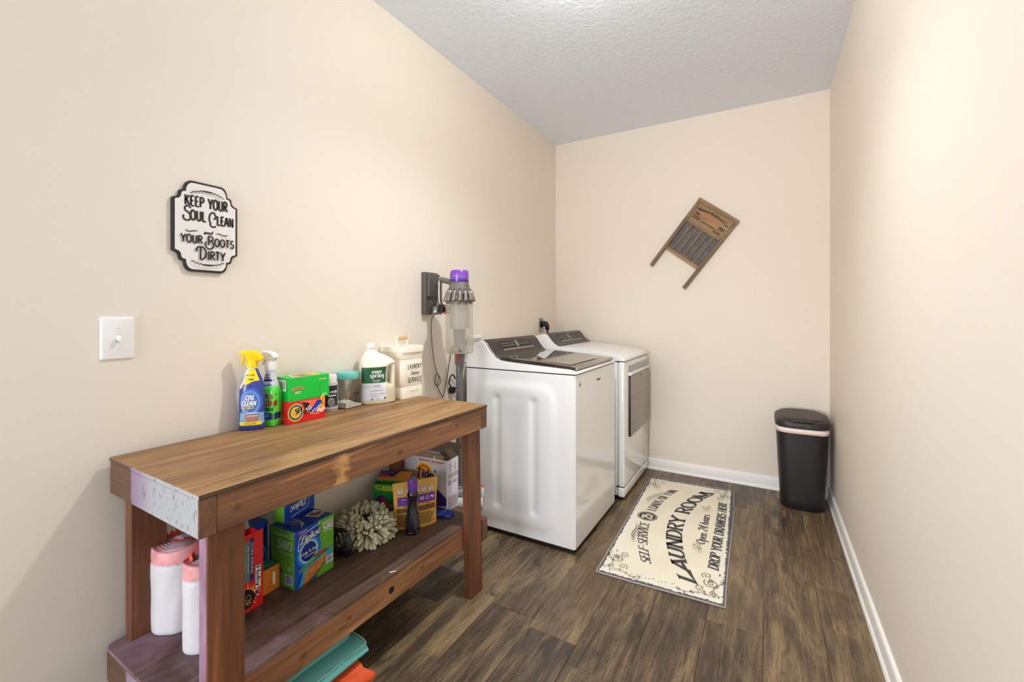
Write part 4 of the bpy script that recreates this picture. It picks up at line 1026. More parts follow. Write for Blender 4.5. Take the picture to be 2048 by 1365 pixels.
t = carton('sandwich_bag_box', 'blue and green bag box standing upside down on top of the large sandwich bag box', .142, .058, .175, (.180, .937), SZ+.1955, 102, (zb, zg2, zg))
p = front(); p.poly([(0, .058), (.03, .075), (.07, .085), (.142, .092), (.142, .175), (0, .175)], zg); p.poly([(0, .052), (.03, .069), (.07, .079), (.142, .085), (.142, .092), (.07, .085), (.03, .075), (0, .058)], mat('carton_glow_mid', (34, 108, 204), .35))
p.ribbon([(.030, .010), (.108, .018), (.118, .062), (.096, .060)], .0010, inkw); p.text('Ziploc', .064, .050, .024, inkw, rot=PI+.10, width=.076, bold=.06, shear=.14); p.lines(.006, .034, .060, .067, 1, inkw, .6)
p.done(t)
p = left(.058); p.text('SANDWICH', .030, .09, .008, inkw, rot=-PI/2, width=.06, bold=.04); p.quad(0, 0, .012, .175, mat('carton_side_grey', (128, 122, 116), .5)); p.done(t, 'lettering')

t = carton('freezer_bag_box', 'dark blue bag box at the back behind the orange box', .195, .068, .205, (.120, .720), SZ, 91, (zd, zd, zd))
p = front(); p.ell(.165, .085, .026, .042, zl, 24, inner=.86); p.ell(.165, .085, .020, .034, zb, 24); p.text("'n Seal", .166, .084, .009, inkw, bold=.05, wscale=.8); p.poly([(0, .17), (.195, .185), (.195, .205), (0, .205)], zb); p.done(t)

# ---- coil of black cord
t = thing('cord_coil', 'coil of black cord between the sandwich bag box and the mop head', 'cord', (.205, 1.128, SZ))
b = NB(); pts = []
for i in range(6*24+1):
    a = 2*PI*i/24; k = i/24; pts.append((.050*math.cos(a)*(1-.03*math.sin(k*2))+.012*k-.03, -.004+.0028*k+.008*math.sin(a*.5), .054+.047*math.sin(a)))
tube(b, pts, .0034, 7); to_obj('coiled_cord', b, black_m, t, True)

# ---- chenille mop head
t = thing('mop_head', 'fluffy pale green chenille mop head lying on the shelf', 'mop head', (.184, 1.284, SZ))
mg = NT('chenille_pale_green', .95); _sx = mg.n('ShaderNodeAttribute'); _sx.attribute_name = 'tip'
mg.color(mg.mix(mg.noise(mg.mapping((60, 60, 60), False), 1.0, 4), mg.mix(_sx.outputs['Fac'], (168, 172, 116), (206, 202, 176)), mg.mix(_sx.outputs['Fac'], (200, 206, 130), (224, 216, 206))))
mg.bump(mg.noise(mg.mapping((420, 420, 420), False), 1.0, 2), 1.0, .003)
b = NB(); tipl = b.verts.layers.float.new('tip'); rr = random.Random(5)
cen = Vector((0, 0, .060)); tilt = Matrix.Rotation(R(14), 3, Vector((.4, .9, 0))) 
def strand(a, el, r0, ln, rad):
    pts = []; 
    for i in range(7):
        f = i/6; q = r0+ln*f; droop = -.052*f*f*(1 if el < 30 else .7)
        z = q*math.tan(R(min(el, 62)))*.55 if el > 0 else q*math.tan(R(el))*.4
        wv = .010*f*noise.noise((a*5, f*2, el))
        pv = tilt @ Vector(((q+wv)*math.cos(a+.10*wv*60*f), (q+wv)*math.sin(a+.10*wv*60*f), z*min(1, f*1.3)+.018+droop))+cen
        pv.z = max(pv.z, .0075); pts.append(pv)
    n0 = len(b.verts)
    tube(b, pts, lambda s: rad*(.55+.5*min(1, s*2.5)) if s < .92 else rad*.62, 6)
    b.verts.ensure_lookup_table()
    nv_ = len(b.verts)-n0
    for i in range(nv_): b.verts[n0+i][tipl] = max(0, (i//6)/6-.25)
for i in range(360):
    al = i*2.39996+.4*(rr.random()-.5); f = (i+.5)/360; th = R(-38+150*f+16*(rr.random()-.5)); ln = (.050+.022*rr.random())*(1-.25*max(0, f-.6)); rad = .0060+.0016*rr.random()
    er = Vector((math.cos(al), math.sin(al), 0)); et = Vector((-math.sin(al), math.cos(al), 0)); base = er*.050+Vector((0, 0, .052))
    dv = (er*math.cos(th)+Vector((0, 0, math.sin(th)))+et*.38*(rr.random()-.5)).normalized(); pts = []; bend = et*.018*(rr.random()-.5)
    for k in range(6):
        s_ = k/5; pv = tilt @ (base+dv*(.014+ln*s_)+bend*s_*s_+Vector((0, 0, -.016*s_*s_))); pv.z = max(pv.z, .0078); pts.append(pv)
    n0 = len(b.verts)
    tube(b, pts, lambda s: rad*(.72+.40*min(1, s*1.6)) if s < .95 else rad*.62, 6)
    b.verts.ensure_lookup_table()
    for q in range(len(b.verts)-n0): b.verts[n0+q][tipl] = max(0, (q//6)/5-.2)
o = to_obj('chenille_strands', b, mg.m, t, True); o['kind'] = 'stuff'
b = NB(); lathe(b, [(0, .006), (.052, .006), (.068, .03), (.066, .058), (.05, .072), (.032, .066), (.02, .045), (0, .038)], 24); to_obj('mop_core', b, mat('mop_core_dull', (116, 118, 84), .95), t, True)

# ---- pods box with an open lid (at the back)
pg = mat('carton_mid_green', (36, 148, 62), .4); pi_ = mat('carton_orange_inner', (206, 132, 48), .6)
t = carton('laundry_pods_box', 'green and yellow laundry pods box with its orange lid flap open, behind the gold pouch', .176, .050, .152, (.083, 1.425), SZ, 24, (pg, pg, pi_), top=False)
p = front(); p.poly([(.008, .146), (.10, .144), (.170, .126), (.170, .110), (.11, .122), (.05, .122), (.014, .130)], mat('label_lime_yellow', (202, 206, 44), .4)); p.text('50%', .030, .132, .0115, inkk, bold=.05, shear=.15); p.lines(.05, .12, .128, .144, 3, pg, .4, .2)
p.ell(.040, .078, .026, .024, mat('label_purple_swirl', (96, 44, 140), .4), 22); p.ell(.052, .074, .018, .016, mat('label_pink_swirl', (186, 60, 120), .4), 18); p.ell(.018, .060, .018, .016, mat('label_indigo', (40, 44, 120), .4), 18)
p.text('Gain', .075, .042, .030, gm, bold=.14, shear=.2, wscale=1.2); p.text('Gain', .075, .042, .030, go, bold=.05, shear=.2, wscale=1.2)
p.done(t)
b = NB(); box(b, 0, .150, 0, .0015, 0, .058); b.transform(Matrix.Translation((0, .048, .152)) @ Matrix.Rotation(R(-64), 4, 'X')); fl_ = to_obj('open_lid', b, pi_, t)
p = Print(flatmap((0, -.0003, 0), (1, 0, 0), (0, 0, 1), (0, -1, 0))); p.poly([(0, 0.018), (.070, .022), (.095, .058), (0, .058)], mat('flap_dark_plum', (58, 34, 60), .5)); p.lines(.01, .07, .040, .056, 2, mat('label_violet', (120, 90, 170), .5), .5, .3); p.quad(.004, .022, .05, .034, mat('flap_red', (190, 50, 40), .5))
o = p.done(fl_, 'flap_print'); o.matrix_parent_inverse = Matrix.Identity(4); o.location = (0, .048, .152); o.rotation_euler = (R(-64), 0, 0)

# ---- gold stand-up pouch
t = thing('refill_pouch', 'gold stand-up refill pouch with purple panels behind the dark bottle', 'pouch', (.298, 1.467, SZ), R(52.4))
gold = mat('gold_pouch_film', (222, 170, 78), .38, bump=.25, bscale=30)
PWD, PHT = .196, .193
def pouch_y(u, v): return .004+.028*(1-(2*u/PWD)**2 if abs(u) < PWD/2 else 0)*max(0, 1-(v/PHT)**1.4)
b = NB(); nu, nv2 = 18, 16; fr_ = []; bk_ = []
for j in range(nv2+1):
    v_ = PHT*j/nv2; wj = PWD/2*(1-.035*math.sin(PI*j/nv2))*(.94+.06*j/nv2)
    sk = .010*(j/nv2)
    fr_.append([b.verts.new((wj*(2*i/nu-1), -pouch_y(wj*(2*i/nu-1), v_), v_+(.006*(i/nu) if j == nv2 else 0))) for i in range(nu+1)])
    bk_.append([b.verts.new((wj*(2*i/nu-1), pouch_y(wj*(2*i/nu-1), v_)*.8, v_+(.006*(i/nu) if j == nv2 else 0))) for i in range(nu+1)])
for g_, s in ((fr_, 1), (bk_, -1)):
    for j in range(nv2):
        for i in range(nu):
            q4 = (g_[j][i], g_[j][i+1], g_[j+1][i+1], g_[j+1][i]); b.faces.new(q4 if s > 0 else q4[::-1])
for j in range(nv2):
    b.faces.new((fr_[j][0], fr_[j+1][0], bk_[j+1][0], bk_[j][0])); b.faces.new((fr_[j][nu], bk_[j][nu], bk_[j+1][nu], fr_[j+1][nu]))
for i in range(nu):
    b.faces.new((fr_[0][i], bk_[0][i], bk_[0][i+1], fr_[0][i+1])); b.faces.new((fr_[nv2][i], fr_[nv2][i+1], bk_[nv2][i+1], bk_[nv2][i]))
to_obj('pouch_body', b, gold, t, 50)
pmap = lambda a, v_, k: Vector((a, -pouch_y(a, v_)-.0006-.00014*k, v_))
p = Print(pmap); pur = mat('label_purple', (108, 44, 150), .4); icw = mat('icon_lilac_white', (222, 214, 230), .5)
for x in (-.066, -.030, .004, .034, .066):
    p.quad(x-.011, .148, x+.011, .168, grey_i, 3); p.quad(x-.0102, .1488, x+.0102, .1672, icw, 3); p.lines(x-.006, x+.006, .160, .164, 1, inkk, .6, .1, int(x*1000)); p.ell(x, .155, .003, .003, grey_i, 8, inner=.5); p.lines(x-.011, x+.010, .1425, .146, 1, mat('print_brown', (112, 78, 36), .6), .4)
p.quad(-.078, .098, -.018, .134, pur, 8, 3); p.quad(.008, .102, .084, .138, pur, 8, 3)
p.lines(-.062, -.040, .120, .128, 2, icw, .3, .2, 2); p.lines(-.066, -.036, .104, .114, 2, mat('label_violet', (120, 90, 170), .5), .4, .2, 2)
for x in (.022, .030): p.ell(x, .121, .0052, .006, inkw, 16, inner=.6)
p.ell(.050, .120, .0062, .0075, inkw, 18, inner=.78); p.ell(.068, .123, .004, .004, inkw, 10); p.ribbon([(.073, .127), (.078, .122), (.073, .115)], .0016, inkw); p.lines(.014, .06, .105, .112, 1, mat('label_violet', (120, 90, 170), .5), .5, .3, 2)
pb = mat('print_brown_black', (76, 52, 28), .6)
p.lines(-.082, -.018, .070, .088, 4, pb, .7, .05, 3); p.lines(.010, .086, .070, .092, 4, pb, .7, .05, 4); p.lines(-.082, -.010, .012, .064, 12, pb, .45, .3, 5); p.lines(.006, .082, .014, .064, 11, pb, .45, .3, 6)
p.ell(-.056, .0925, .003, .003, yel_i, 3); p.lines(-.050, -.036, .091, .095, 1, inkk, .8); p.lines(.044, .060, .096, .099, 1, inkk, .8)
p.done(t)

# ---- dark bottle with purple cap
t = thing('scent_bottle', 'slim dark bottle with a purple cap in front of the gold pouch', 'bottle', (.338, 1.407, SZ), R(60))
dkb = mat('dark_bottle_plastic', (22, 18, 26), .22, coat=.5)
b = NB(); lathe(b, [(0, 0), (.0255, 0), (.029, .004), (.030, .02), (.0295, .045), (.0265, .075), (.0215, .108), (.0195, .130), (.0205, .150), (.0235, .160), (.0235, .168), (.0205, .174), (.0205, .180), (0, .180)], 36); to_obj('bottle_body', b, dkb, t, 45)
b = NB(); lathe(b, [(0, .179), (.0205, .179), (.0215, .182), (.0215, .225), (.0205, .228), (0, .2285)], 30); to_obj('cap', b, mat('purple_cap', (104, 58, 150), .35), t, 40)
secb = [(0, .0292, .0292), (.02, .0302, .0302), (.045, .0297, .0297), (.075, .0267, .0267), (.108, .0217, .0217), (.15, .0207, .0207)]
p = Print(bodymap(secb, 2.0)); gl = mat('label_dim_grey', (84, 80, 92), .35)
p.strip([(.088, -.004, .016), (.05, -.006, .022), (.028, -.004, .022)], mat('label_dim_lilac', (60, 54, 72), .3), 6); p.lines(-.012, .010, .092, .100, 1, gl, .5); p.lines(.002, .022, .008, .022, 2, gl, .6, .2, 3); p.lines(-.024, -.006, .010, .018, 1, gl, .6); p.lines(-.010, .018, .112, .114, 1, gl, .5); p.done(t)

# ---- detergent carton at the far end
tw = mat('carton_white_lilac', (226, 220, 228), .45); tb = mat('carton_inner_brown', (70, 54, 40), .8)
t = carton('detergent_box', 'big white powder detergent box, lid open, at the far end of the shelf', .262, .096, .240, (.084, 1.613), SZ, 3.0, (tw, tw, tb), top=False, cat='box')
p = front(); w = .262
p.text('bleach power*', .178, .221, .0135, mat('print_orange_red', (216, 62, 40), .4), width=.150, bold=.05, rot=-.0); p.lines(.15, .23, .212, .217, 1, mat('print_pale_red', (230, 150, 140), .5), .5, .2)
ty = mat('bullseye_yellow', (246, 200, 40), .4); to_ = mat('bullseye_orange', (232, 92, 36), .4)
for r_, m_ in ((.066, inkw), (.062, ty), (.050, to_), (.038, ty), (.026, to_)): p.ell(.132, .160, r_*.84, r_*.90, m_, 40)
for dx, m_ in ((.002, inkw), (-.002, inkw), (0, mat('print_ink_navy', (26, 26, 66), .4))): p.text('Tide', .134+dx, .144, .040, m_, width=.100, bold=.07, shear=.12)
p.text('+', .196, .172, .018, mat('print_ink_navy', (26, 26, 66), .4), bold=.08)
for i in range(4): p.lines(.006, .034, .17-.03*i, .20-.03*i, 2, grey_i, .3, .3, i)
p.poly([(.20, .020), (w, .030), (w, .066), (.21, .100), (.19, .06)], mat('carton_purple_band', (70, 40, 110), .45)); p.poly([(.0, .0), (w, .0), (w, .020), (.12, .014), (0, .03)], mat('carton_purple_band', (70, 40, 110), .45))
p.done(t)
p = right(w); 
for x in (.030, .066): p.ell(x, .205, .0105, .0125, grey_i, 20, inner=.85); p.ribbon([(x, .198), (x+.003, .206), (x-.002, .212)], .001, grey_i); p.lines(x-.012, x+.012, .184, .190, 1, grey_i, .5)
p.done(t, 'printed_symbols'); p = right(w); p.quad(.010, .150, .094, .174, mat('panel_pale_grey', (198, 194, 200), .5)); p.lines(.014, .09, .152, .172, 4, grey_i, .4, .1, 3); p.done(t, 'printed_panel'); p = right(w); p.quad(.010, .118, .036, .142, mat('panel_pale_grey', (198, 194, 200), .5)); p.lines(.012, .034, .120, .140, 3, grey_i, .6, .1, 4); p.lines(.044, .09, .120, .140, 4, grey_i, .4, .4, 5); p.lines(.010, .09, .062, .066, 1, inkk, .5, .1, 5); p.lines(.010, .094, .008, .060, 12, grey_i, .5, .15, 6)
p.done(t, 'small_print')['kind'] = 'stuff'
b = NB(); box(b, 0, .262, 0, .0016, 0, .060); b.transform(Matrix.Translation((0, .095, .240)) @ Matrix.Rotation(R(-40), 4, 'X')); to_obj('lid_flap', b, tb, t)
b = NB(); box(b, 0, .0016, .004, .092, 0, .050); b.transform(Matrix.Translation((.260, 0, .240)) @ Matrix.Rotation(R(-52), 4, 'Y')); to_obj('lid_flap', b, tb, t)
b = NB(); box(b, .002, .260, .002, .094, .222, .2235); to_obj('inner_lid', b, mat('carton_inner_brown_board', (112, 88, 62), .8), t)
b = NB(); tube(b, catmull([(.175, .03, .225), (.18, .02, .243), (.185, .006, .246), (.200, -.001, .238)], 5), .003, 6); to_obj('carry_strap', b, white_p, t, True)

# ---- crumpled blue gloves
t = thing('glove', 'crumpled blue rubber glove lying in front of the white detergent box', 'glove', (.335, 1.578, SZ), R(35))
bg = mat('blue_rubber', (30, 58, 150), .45)
b = NB(); rings = []
for f, rx, ry in ((-.040, .012, .006), (-.03, .022, .012), (0, .026, .016), (.025, .024, .013), (.036, .014, .008)): rings.append([Vector((f+.004*math.sin(k), rx*math.cos(2*PI*k/14), .016+ry*math.sin(2*PI*k/14)+.003*noise.noise((f*60, k, 0)))) for k in range(14)])
loft(b, rings); to_obj('palm', b, bg, t, True)
for i, (y, l_, a) in enumerate(((-.018, .040, -.35), (-.007, .050, -.08), (.006, .048, .12), (.018, .040, .4))):
    b = NB(); tube(b, [(.024, y, .014), (.024+l_*.5*math.cos(a), y+l_*.5*math.sin(a), .013), (.024+l_*math.cos(a), y+l_*math.sin(a), .0085)], lambda s: .0078-.0022*s, 8); to_obj('finger', b, bg, t, True)

# ================================================================== UNDER THE SHELF
def fold(name, label, cat, m, em, loc, rot, length, prof, r, scrunch=.0):
    t = thing(name, label, cat, loc, rot); return t
teal = mat('teal_canvas', (104, 176, 170), .75, bump=.3, bscale=200); tealp = mat('teal_piping_pale', (150, 204, 196), .7)
t = thing('folded_bag', 'folded teal canvas bag on the floor under the shelf', 'bag', (.40, .80, 0), brot)
def sheet(b, pts, y0, y1, th, seed=0, wav=.004, ny=14, skew=0.0):
    """thick folded fabric: 2D profile (x,z) swept along y with gentle waves"""
    P2 = catmull([(x, 0, z) for x, z in pts], 5); n = len(P2); rings = []
    for j in range(ny+1):
        y = y0+(y1-y0)*j/ny; ring = []
        top = []; bot = []
        for i, q in enumerate(P2):
            a = P2[max(0, i-1)]; c = P2[min(n-1, i+1)]; d = (c-a).normalized(); nx, nz = -d.z, d.x
            wv = wav*noise.noise((i*.12+seed, y*9, seed))+skew*(j/ny-.5)
            top.append(Vector((q.x+nx*th/2+wv, y+wav*noise.noise((q.z*20, seed, 1))*(1 if 0 < j < ny else 2.5), q.z+nz*th/2+wv*.5))); bot.append(Vector((q.x-nx*th/2+wv, y, q.z-nz*th/2+wv*.5)))
        rings.append(top+bot[::-1])
    loft(b, rings)
# bottom and top halves of the folded bag
b = NB(); sheet(b, [(-.30, .118), (-.12, .122), (.0, .118), (.034, .108), (.040, .098), (.030, .088), (-.10, .084), (-.30, .082)], -.36, .265, .010, 1, .006); to_obj('folded_panel', b, teal, t, 60)
b = NB(); sheet(b, [(-.30, .142), (-.10, .150), (-.03, .150), (-.012, .143), (-.016, .134), (-.08, .130), (-.30, .128)], -.36, .235, .007, 4, .008); to_obj('top_flap', b, teal, t, 60)
b = NB(); tube(b, [(.036+.004*noise.noise((i*.5, 0, 1)), -.36+.625*i/30, .112+.002*noise.noise((i*.7, 2, 1))) for i in range(31)]+[(.02, .267, .118), (-.10, .268, .124), (-.28, .268, .122)], .0028, 6); to_obj('piping', b, tealp, t, True)
oran = mat('orange_nylon', (222, 84, 34), .6, bump=.5, bscale=40)
t = thing('folded_bag', 'crumpled orange nylon bag under the folded teal bag', 'bag', (.40, .80, 0), brot)
b = NB(); sheet(b, [(-.30, .058), (-.08, .060), (.030, .060), (.060, .046), (.050, .024), (.02, .012), (-.12, .011), (-.30, .012)], -.36, .235, .010, 9, .009, 22); to_obj('folded_panel', b, oran, t, 40)
b = NB(); sheet(b, [(-.10, .050), (.030, .056), (.075, .040), (.082, .018), (.055, .009)], .06, .240, .006, 15, .020, 12); to_obj('crumpled_end', b, oran, t, 40)
b = NB(); tube(b, catmull([(.06, .02, .03), (.085, .03, .022), (.095, .045, .008), (.10, .07, .005)], 4), .0035, 6); to_obj('zip_pull', b, mat('grey_cord', (150, 146, 140), .6), t, True)

# ================================================================== APPLIANCES
enam = mat('white_appliance_enamel', (238, 237, 236), .16, coat=.6)
enam2 = mat('white_appliance_plastic', (242, 241, 239), .28, coat=.3)
gap = mat('dark_gap', (22, 20, 20), .7)
smoke = mat('smoked_dark_glass', (52, 46, 41), .28, spec=.35)
lidm = mat('lid_dark_glass', (44, 39, 35), .10, coat=.6)
smoke2 = mat('dark_display_glass', (18, 17, 19), .25, spec=.3)
chrome = mat('polished_chrome', (214, 214, 214), .15, 1.0)
silv = mat('satin_silver_strip', (182, 178, 170), .3, .8)
legend = mat('panel_legend_grey', (150, 144, 134), .5)
class At:
    """build a thing's parts in room coordinates, stored relative to its base"""
    def __init__(s, t): s.t = t; s.T = Matrix.Translation(-t.location)
    def __call__(s, name, b, m, smooth=False, parent=None): b.transform(s.T); return to_obj(name, b, m, parent or s.t, smooth)
    def pr(s, mapf): return Print(lambda a, v, k: mapf(a, v, k)-s.t.location)
def sdrr(x, z, cx, cz, hw, hh, r):
    qx, qz = abs(x-cx)-hw+r, abs(z-cz)-hh+r
    return math.hypot(max(qx, 0), max(qz, 0))+min(max(qx, qz), 0)-r
def sstep(a, b_, x):
    t_ = max(0, min(1, (x-a)/(b_-a))); return t_*t_*(3-2*t_)
# ---- washer
t = thing('washing_machine', 'white top-loading washing machine with a dark glass lid beside the workbench', 'washing machine', (.443, 2.459, 0)); A = At(t)
X0, X1, Y1, Y2 = .098, .785, 2.118, 2.800
b = NB(); nx, nz = 96, 116; zb0, zb1 = .028, .921; rows = []
for j in range(nz+1):
    z = zb0+(zb1-zb0)*j/nz; row = []
    for i in range(nx+1):
        x = X0+(X1-X0)*i/nx
        e = min(x-X0, X1-x); y = .009*(1-math.sqrt(max(0, 1-(1-min(1, e/.009))**2)))
        d = sdrr(x, z, .428, .468, .262, .405, .10); y -= .006*sstep(.008, -.055, d)
        d2 = sdrr(x, z, .428, .468, .185, .335, .06); y += .0012*sstep(.004, -.03, d2)
        for gx in (.318, .548):
            dg_ = sdrr(x, z, gx, .468, .024, .315, .024); y += .0085*sstep(.014, -.024, dg_)
        row.append(b.verts.new((x, Y1+y, z)))
    rows.append(row)
for r0, r1 in zip(rows, rows[1:]):
    for i in range(nx): b.faces.new((r0[i], r0[i+1], r1[i+1], r1[i]))
yb = Y1+.009
loft(b, [[Vector((X0, yb, z)), Vector((X0, Y2, z)), Vector((X1-.006, Y2, z)), Vector((X1, Y2-.006, z)), Vector((X1, yb, z))] for z in (zb0, zb1)], True, True)
bmesh.ops.remove_doubles(b, verts=b.verts[:], dist=1e-5)
A('cabinet', b, enam, 30)
b = NB(); box(b, X0+.012, X1-.012, Y1+.014, Y2-.012, .006, .030); A('base_shade_block', b, gap)  # dark block stands in for the shade under the cabinet
for x in (X0+.05, X1-.05):
    for y in (Y1+.05, Y2-.05):
        b = NB(); lathe(b, [(0, 0), (.02, 0), (.02, .008), (.008, .01), (.008, .028), (0, .028)], 14, x, y); A('levelling_foot', b, black_m)
b = NB(); box(b, X0+.004, X1-.004, Y1+.005, Y2-.004, .9205, .9275); A('seam', b, gap)
def top_profile(pts, y0, y1, name, AA, m):
    cx = sum(q[0] for q in pts)/len(pts); cz = min(q[1] for q in pts)
    b = NB(); rings = []
    for y, s in ((y0, .006), (y0+.0025, .0022), (y0+.007, 0), (y1-.007, 0), (y1-.0025, .0022), (y1, .006)):
        rings.append([Vector((cx+(x-cx)*(1-s*2.2), y, cz+(z-cz)*(1-s*2.2))) for x, z in pts])
    loft(b, rings); return AA(name, b, m, 32)
prof = [(X0, .927), (X0, .955), (X0+.012, 1.020), (X0+.026, 1.048), (.160, 1.068), (.196, 1.080), (.212, 1.080), (.228, 1.066), (.252, 1.034), (.278, 1.003), (.302, .985), (.335, .974), (.42, .967), (.55, .960), (.68, .953), (.748, .949), (.772, .945), (.785, .937), (.7885, .928), (.7885, .927)]
top_profile(prof[::-1], Y1, Y2, 'top_cover', A, enam2)
def panel(AA, pts, y0, y1, th, m, name, lift=.002, N=16):
    c = catmull([(x, 0, z) for x, z in pts], 5); b = NB(); up = []; lo = []
    for i, q in enumerate(c):
        d = (c[min(len(c)-1, i+1)]-c[max(0, i-1)]).normalized(); n_ = Vector((-d.z, 0, d.x)); 
        if n_.z < 0: n_ = -n_
        up.append(q+n_*(lift+th)); lo.append(q+n_*lift)
    pr_ = up+lo[::-1]
    rings = []
    for y, s in ((y0, .988), (y0+.004, 1), (y1-.004, 1), (y1, .988)):
        cc = sum((q for q in pr_), Vector())/len(pr_)
        rings.append([Vector((cc.x+(q.x-cc.x)*s, y, cc.z+(q.z-cc.z)*s)) for q in pr_])
    loft(b, rings); AA(name, b, m, 35); return up
cpts = [(.205, 1.081), (.230, 1.064), (.254, 1.032), (.280, 1.001), (.304, .984), (.322, .978)]
up = panel(A, cpts, 2.140, 2.776, .005, smoke, 'control_panel')
b = NB()
for dy in (2.1365,): 
    tube(b, [(q.x, dy, q.z-.002) for q in up], .0024, 6)
A('panel_trim', b, chrome, True)
def curve_map(up, y0):
    L = [0.0]
    for a, c in zip(up, up[1:]): L.append(L[-1]+(c-a).length)
    def f(a, v, k):   # v measured from the top edge downward
        v = max(0, min(L[-1], v)); i = max(j for j in range(len(L)) if L[j] <= v+1e-9); i = min(i, len(up)-2)
        q = up[i]+(up[i+1]-up[i])*((v-L[i])/(L[i+1]-L[i])); d = (up[i+1]-up[i]).normalized(); n_ = Vector((-d.z, 0, d.x)); n_ = n_ if n_.z > 0 else -n_
        return Vector((q.x, y0+a, q.z))+n_*(.0006+.00016*k)
    return f
def console_print(AA, up, y0, w):
    p = AA.pr(curve_map(up, y0)); neg = lambda v: v
    p.quad(w*.18, .034, w*.80, .084, smoke2, 6, 6); p.quad(w*.49, .034, w*.525, .080, silv, 1, 5); p.quad(w*.20, .087, w*.82, .0955, silv, 6, 2)
    p.lines(w*.20, w*.47, .046, .052, 1, legend, .6, .1, 3); p.lines(w*.20, w*.47, .062, .068, 1, legend, .6, .1, 4); p.lines(w*.54, w*.78, .046, .050, 1, legend, .6, .1, 5); p.lines(w*.54, w*.78, .060, .066, 1, legend, .6, .1, 6)
    for i in range(7): p.ell(w*(.24+.08*i), .091, .004, .0025, legend, 8)
    return p.done(AA.t, 'control_display')
console_print(A, up, 2.140, .636)
# lid
def lidz(x): return .985-.030*(x-.325)/(.455)
b = NB(); pts = [(.322, lidz(.322)), (.45, lidz(.45)+.003), (.60, lidz(.60)+.003), (.74, lidz(.74)+.001), (.779, lidz(.779)-.001)]
rings = []
for y, s in ((2.136, .9), (2.141, 1), (2.773, 1), (2.778, .9)):
    rings.append([Vector((x, y, z+.006*s)) for x, z in pts]+[Vector((x, y, z-.010*s)) for x, z in pts[::-1]])
loft(b, rings); A('lid', b, lidm, 35)
b = NB(); gl_ = []
for y in (2.185, 2.74): gl_.append([Vector((x, y, lidz(x)+.0098)) for x in (.375, .5, .62, .735)])
bm2 = NB(); rr0 = [[b.verts.new(q) for q in r] for r in gl_]
for i in range(3): b.faces.new((rr0[0][i], rr0[0][i+1], rr0[1][i+1], rr0[1][i]))
lw_ = mat('lid_window_glass', (58, 53, 46), .03, coat=1.0); A('lid_window', b, lw_)
b = NB(); box(b, .7775, .784, 2.150, 2.764, lidz(.78)-.006, lidz(.78)+.0045, .0015); A('lid_lip', b, silv)
b = NB(); box(b, .762, .7835, 2.137, 2.158, lidz(.78)-.008, lidz(.78)+.0062, .002); A('lid_corner_cap', b, chrome)
for y in (2.20, 2.26): 
    b = NB(); box(b, .34, .365, y-.0, y+.012, lidz(.35)+.006, lidz(.35)+.0085, .0008); A('lid_hinge_cap', b, silv)
fm = lambda a, v, k: Vector((X1+.0004+.00014*k, a, v))
p = A.pr(fm); p.ell(2.186, .868, .0165, .0165, silv, 28); p.ell(2.186, .868, .0145, .0145, mat('badge_white', (230, 228, 226), .4), 26)
for i in range(5): p.ribbon([(2.186+.011*math.cos(i*1.257), .868+.011*math.sin(i*1.257)), (2.186-.006*math.cos(i*1.257+.7), .868-.006*math.sin(i*1.257+.7))], .0014, mat('badge_dark', (70, 66, 66), .4))
p.done(t, 'front_badge'); p = A.pr(fm); p.text('Whirlpool', 2.480, .852, .0125, mat('badge_dark', (70, 66, 66), .4), shear=.3, width=.066, bold=.05)
p.done(t, 'lettering')

# ---- dryer
t = thing('tumble_dryer', 'white tumble dryer with a silver door standing in the back corner', 'dryer', (.45, 3.225, 0)); D = At(t)
DX0, DX1, DF, DY1, DY2 = .075, .775, .822, 2.892, 3.560
b = NB(); box(b, DX0, DX1, DY1+.006, DY2-.006, .028, .918, .006, 2); D('cabinet', b, enam, 30)
b = NB(); box(b, DX1+.002, DF, DY1, DY2, .088, .918, .012, 3); D('front_panel', b, enam, 30)
b = NB(); box(b, DX1+.002, DF-.001, DY1, DY2, .022, .085, .008, 3); D('toe_panel', b, enam, 30)
b = NB(); box(b, DX0+.02, DF-.02, DY1+.02, DY2-.02, .004, .030); D('base_shade_block', b, gap)  # near-black block, the shade beneath the dryer put in as a shape
b = NB(); box(b, DX1-.010, DF-.006, DY1+.006, DY2-.006, .082, .092); D('seam', b, gap)
b = NB(); box(b, DX0+.005, DF-.005, DY1+.005, DY2-.005, .9175, .9235); D('seam', b, gap)
profd = [(DX0, .923), (DX0, .99), (DX0+.012, 1.040), (DX0+.035, 1.066), (.19, 1.080), (.235, 1.090), (.250, 1.089), (.262, 1.078), (.285, 1.050), (.312, 1.022), (.340, 1.006), (.375, 1.000), (.46, .996), (.58, .987), (.70, .974), (.78, .960), (.808, .950), (.822, .940), (.8255, .928), (.8255, .923)]
top_profile(profd[::-1], DY1, DY2, 'top_cover', D, enam2)
upd = panel(D, [(.243, 1.090), (.262, 1.078), (.286, 1.049), (.313, 1.021), (.340, 1.006), (.352, 1.003)], DY1+.018, DY2-.018, .005, smoke, 'control_panel')
console_print(D, upd, DY1+.018, .632)
b = NB(); box(b, DF-.004, DF+.016, 2.992, 3.548, .402, .815, .006, 2)
b.normal_update()
for f in b.faces: f.material_index = 0 if f.normal.x > .5 else 1
sdoor = NT('brushed_silver_door', .34); sdoor.b.inputs['Metallic'].default_value = .75
sdoor.color(sdoor.ramp(sdoor.noise(sdoor.mapping((2, 2, 160), False), 1.0, 3), [(.3, (150, 142, 132)), (.7, (172, 164, 154))]))
D('door', b, [sdoor.m, mat('door_edge_black', (24, 23, 23), .4)], 30)
b = NB(); box(b, DF-.002, DF+.018, 2.990, 3.550, .8165, .838, .004, 2); D('door_handle_lip', b, enam2, 30)
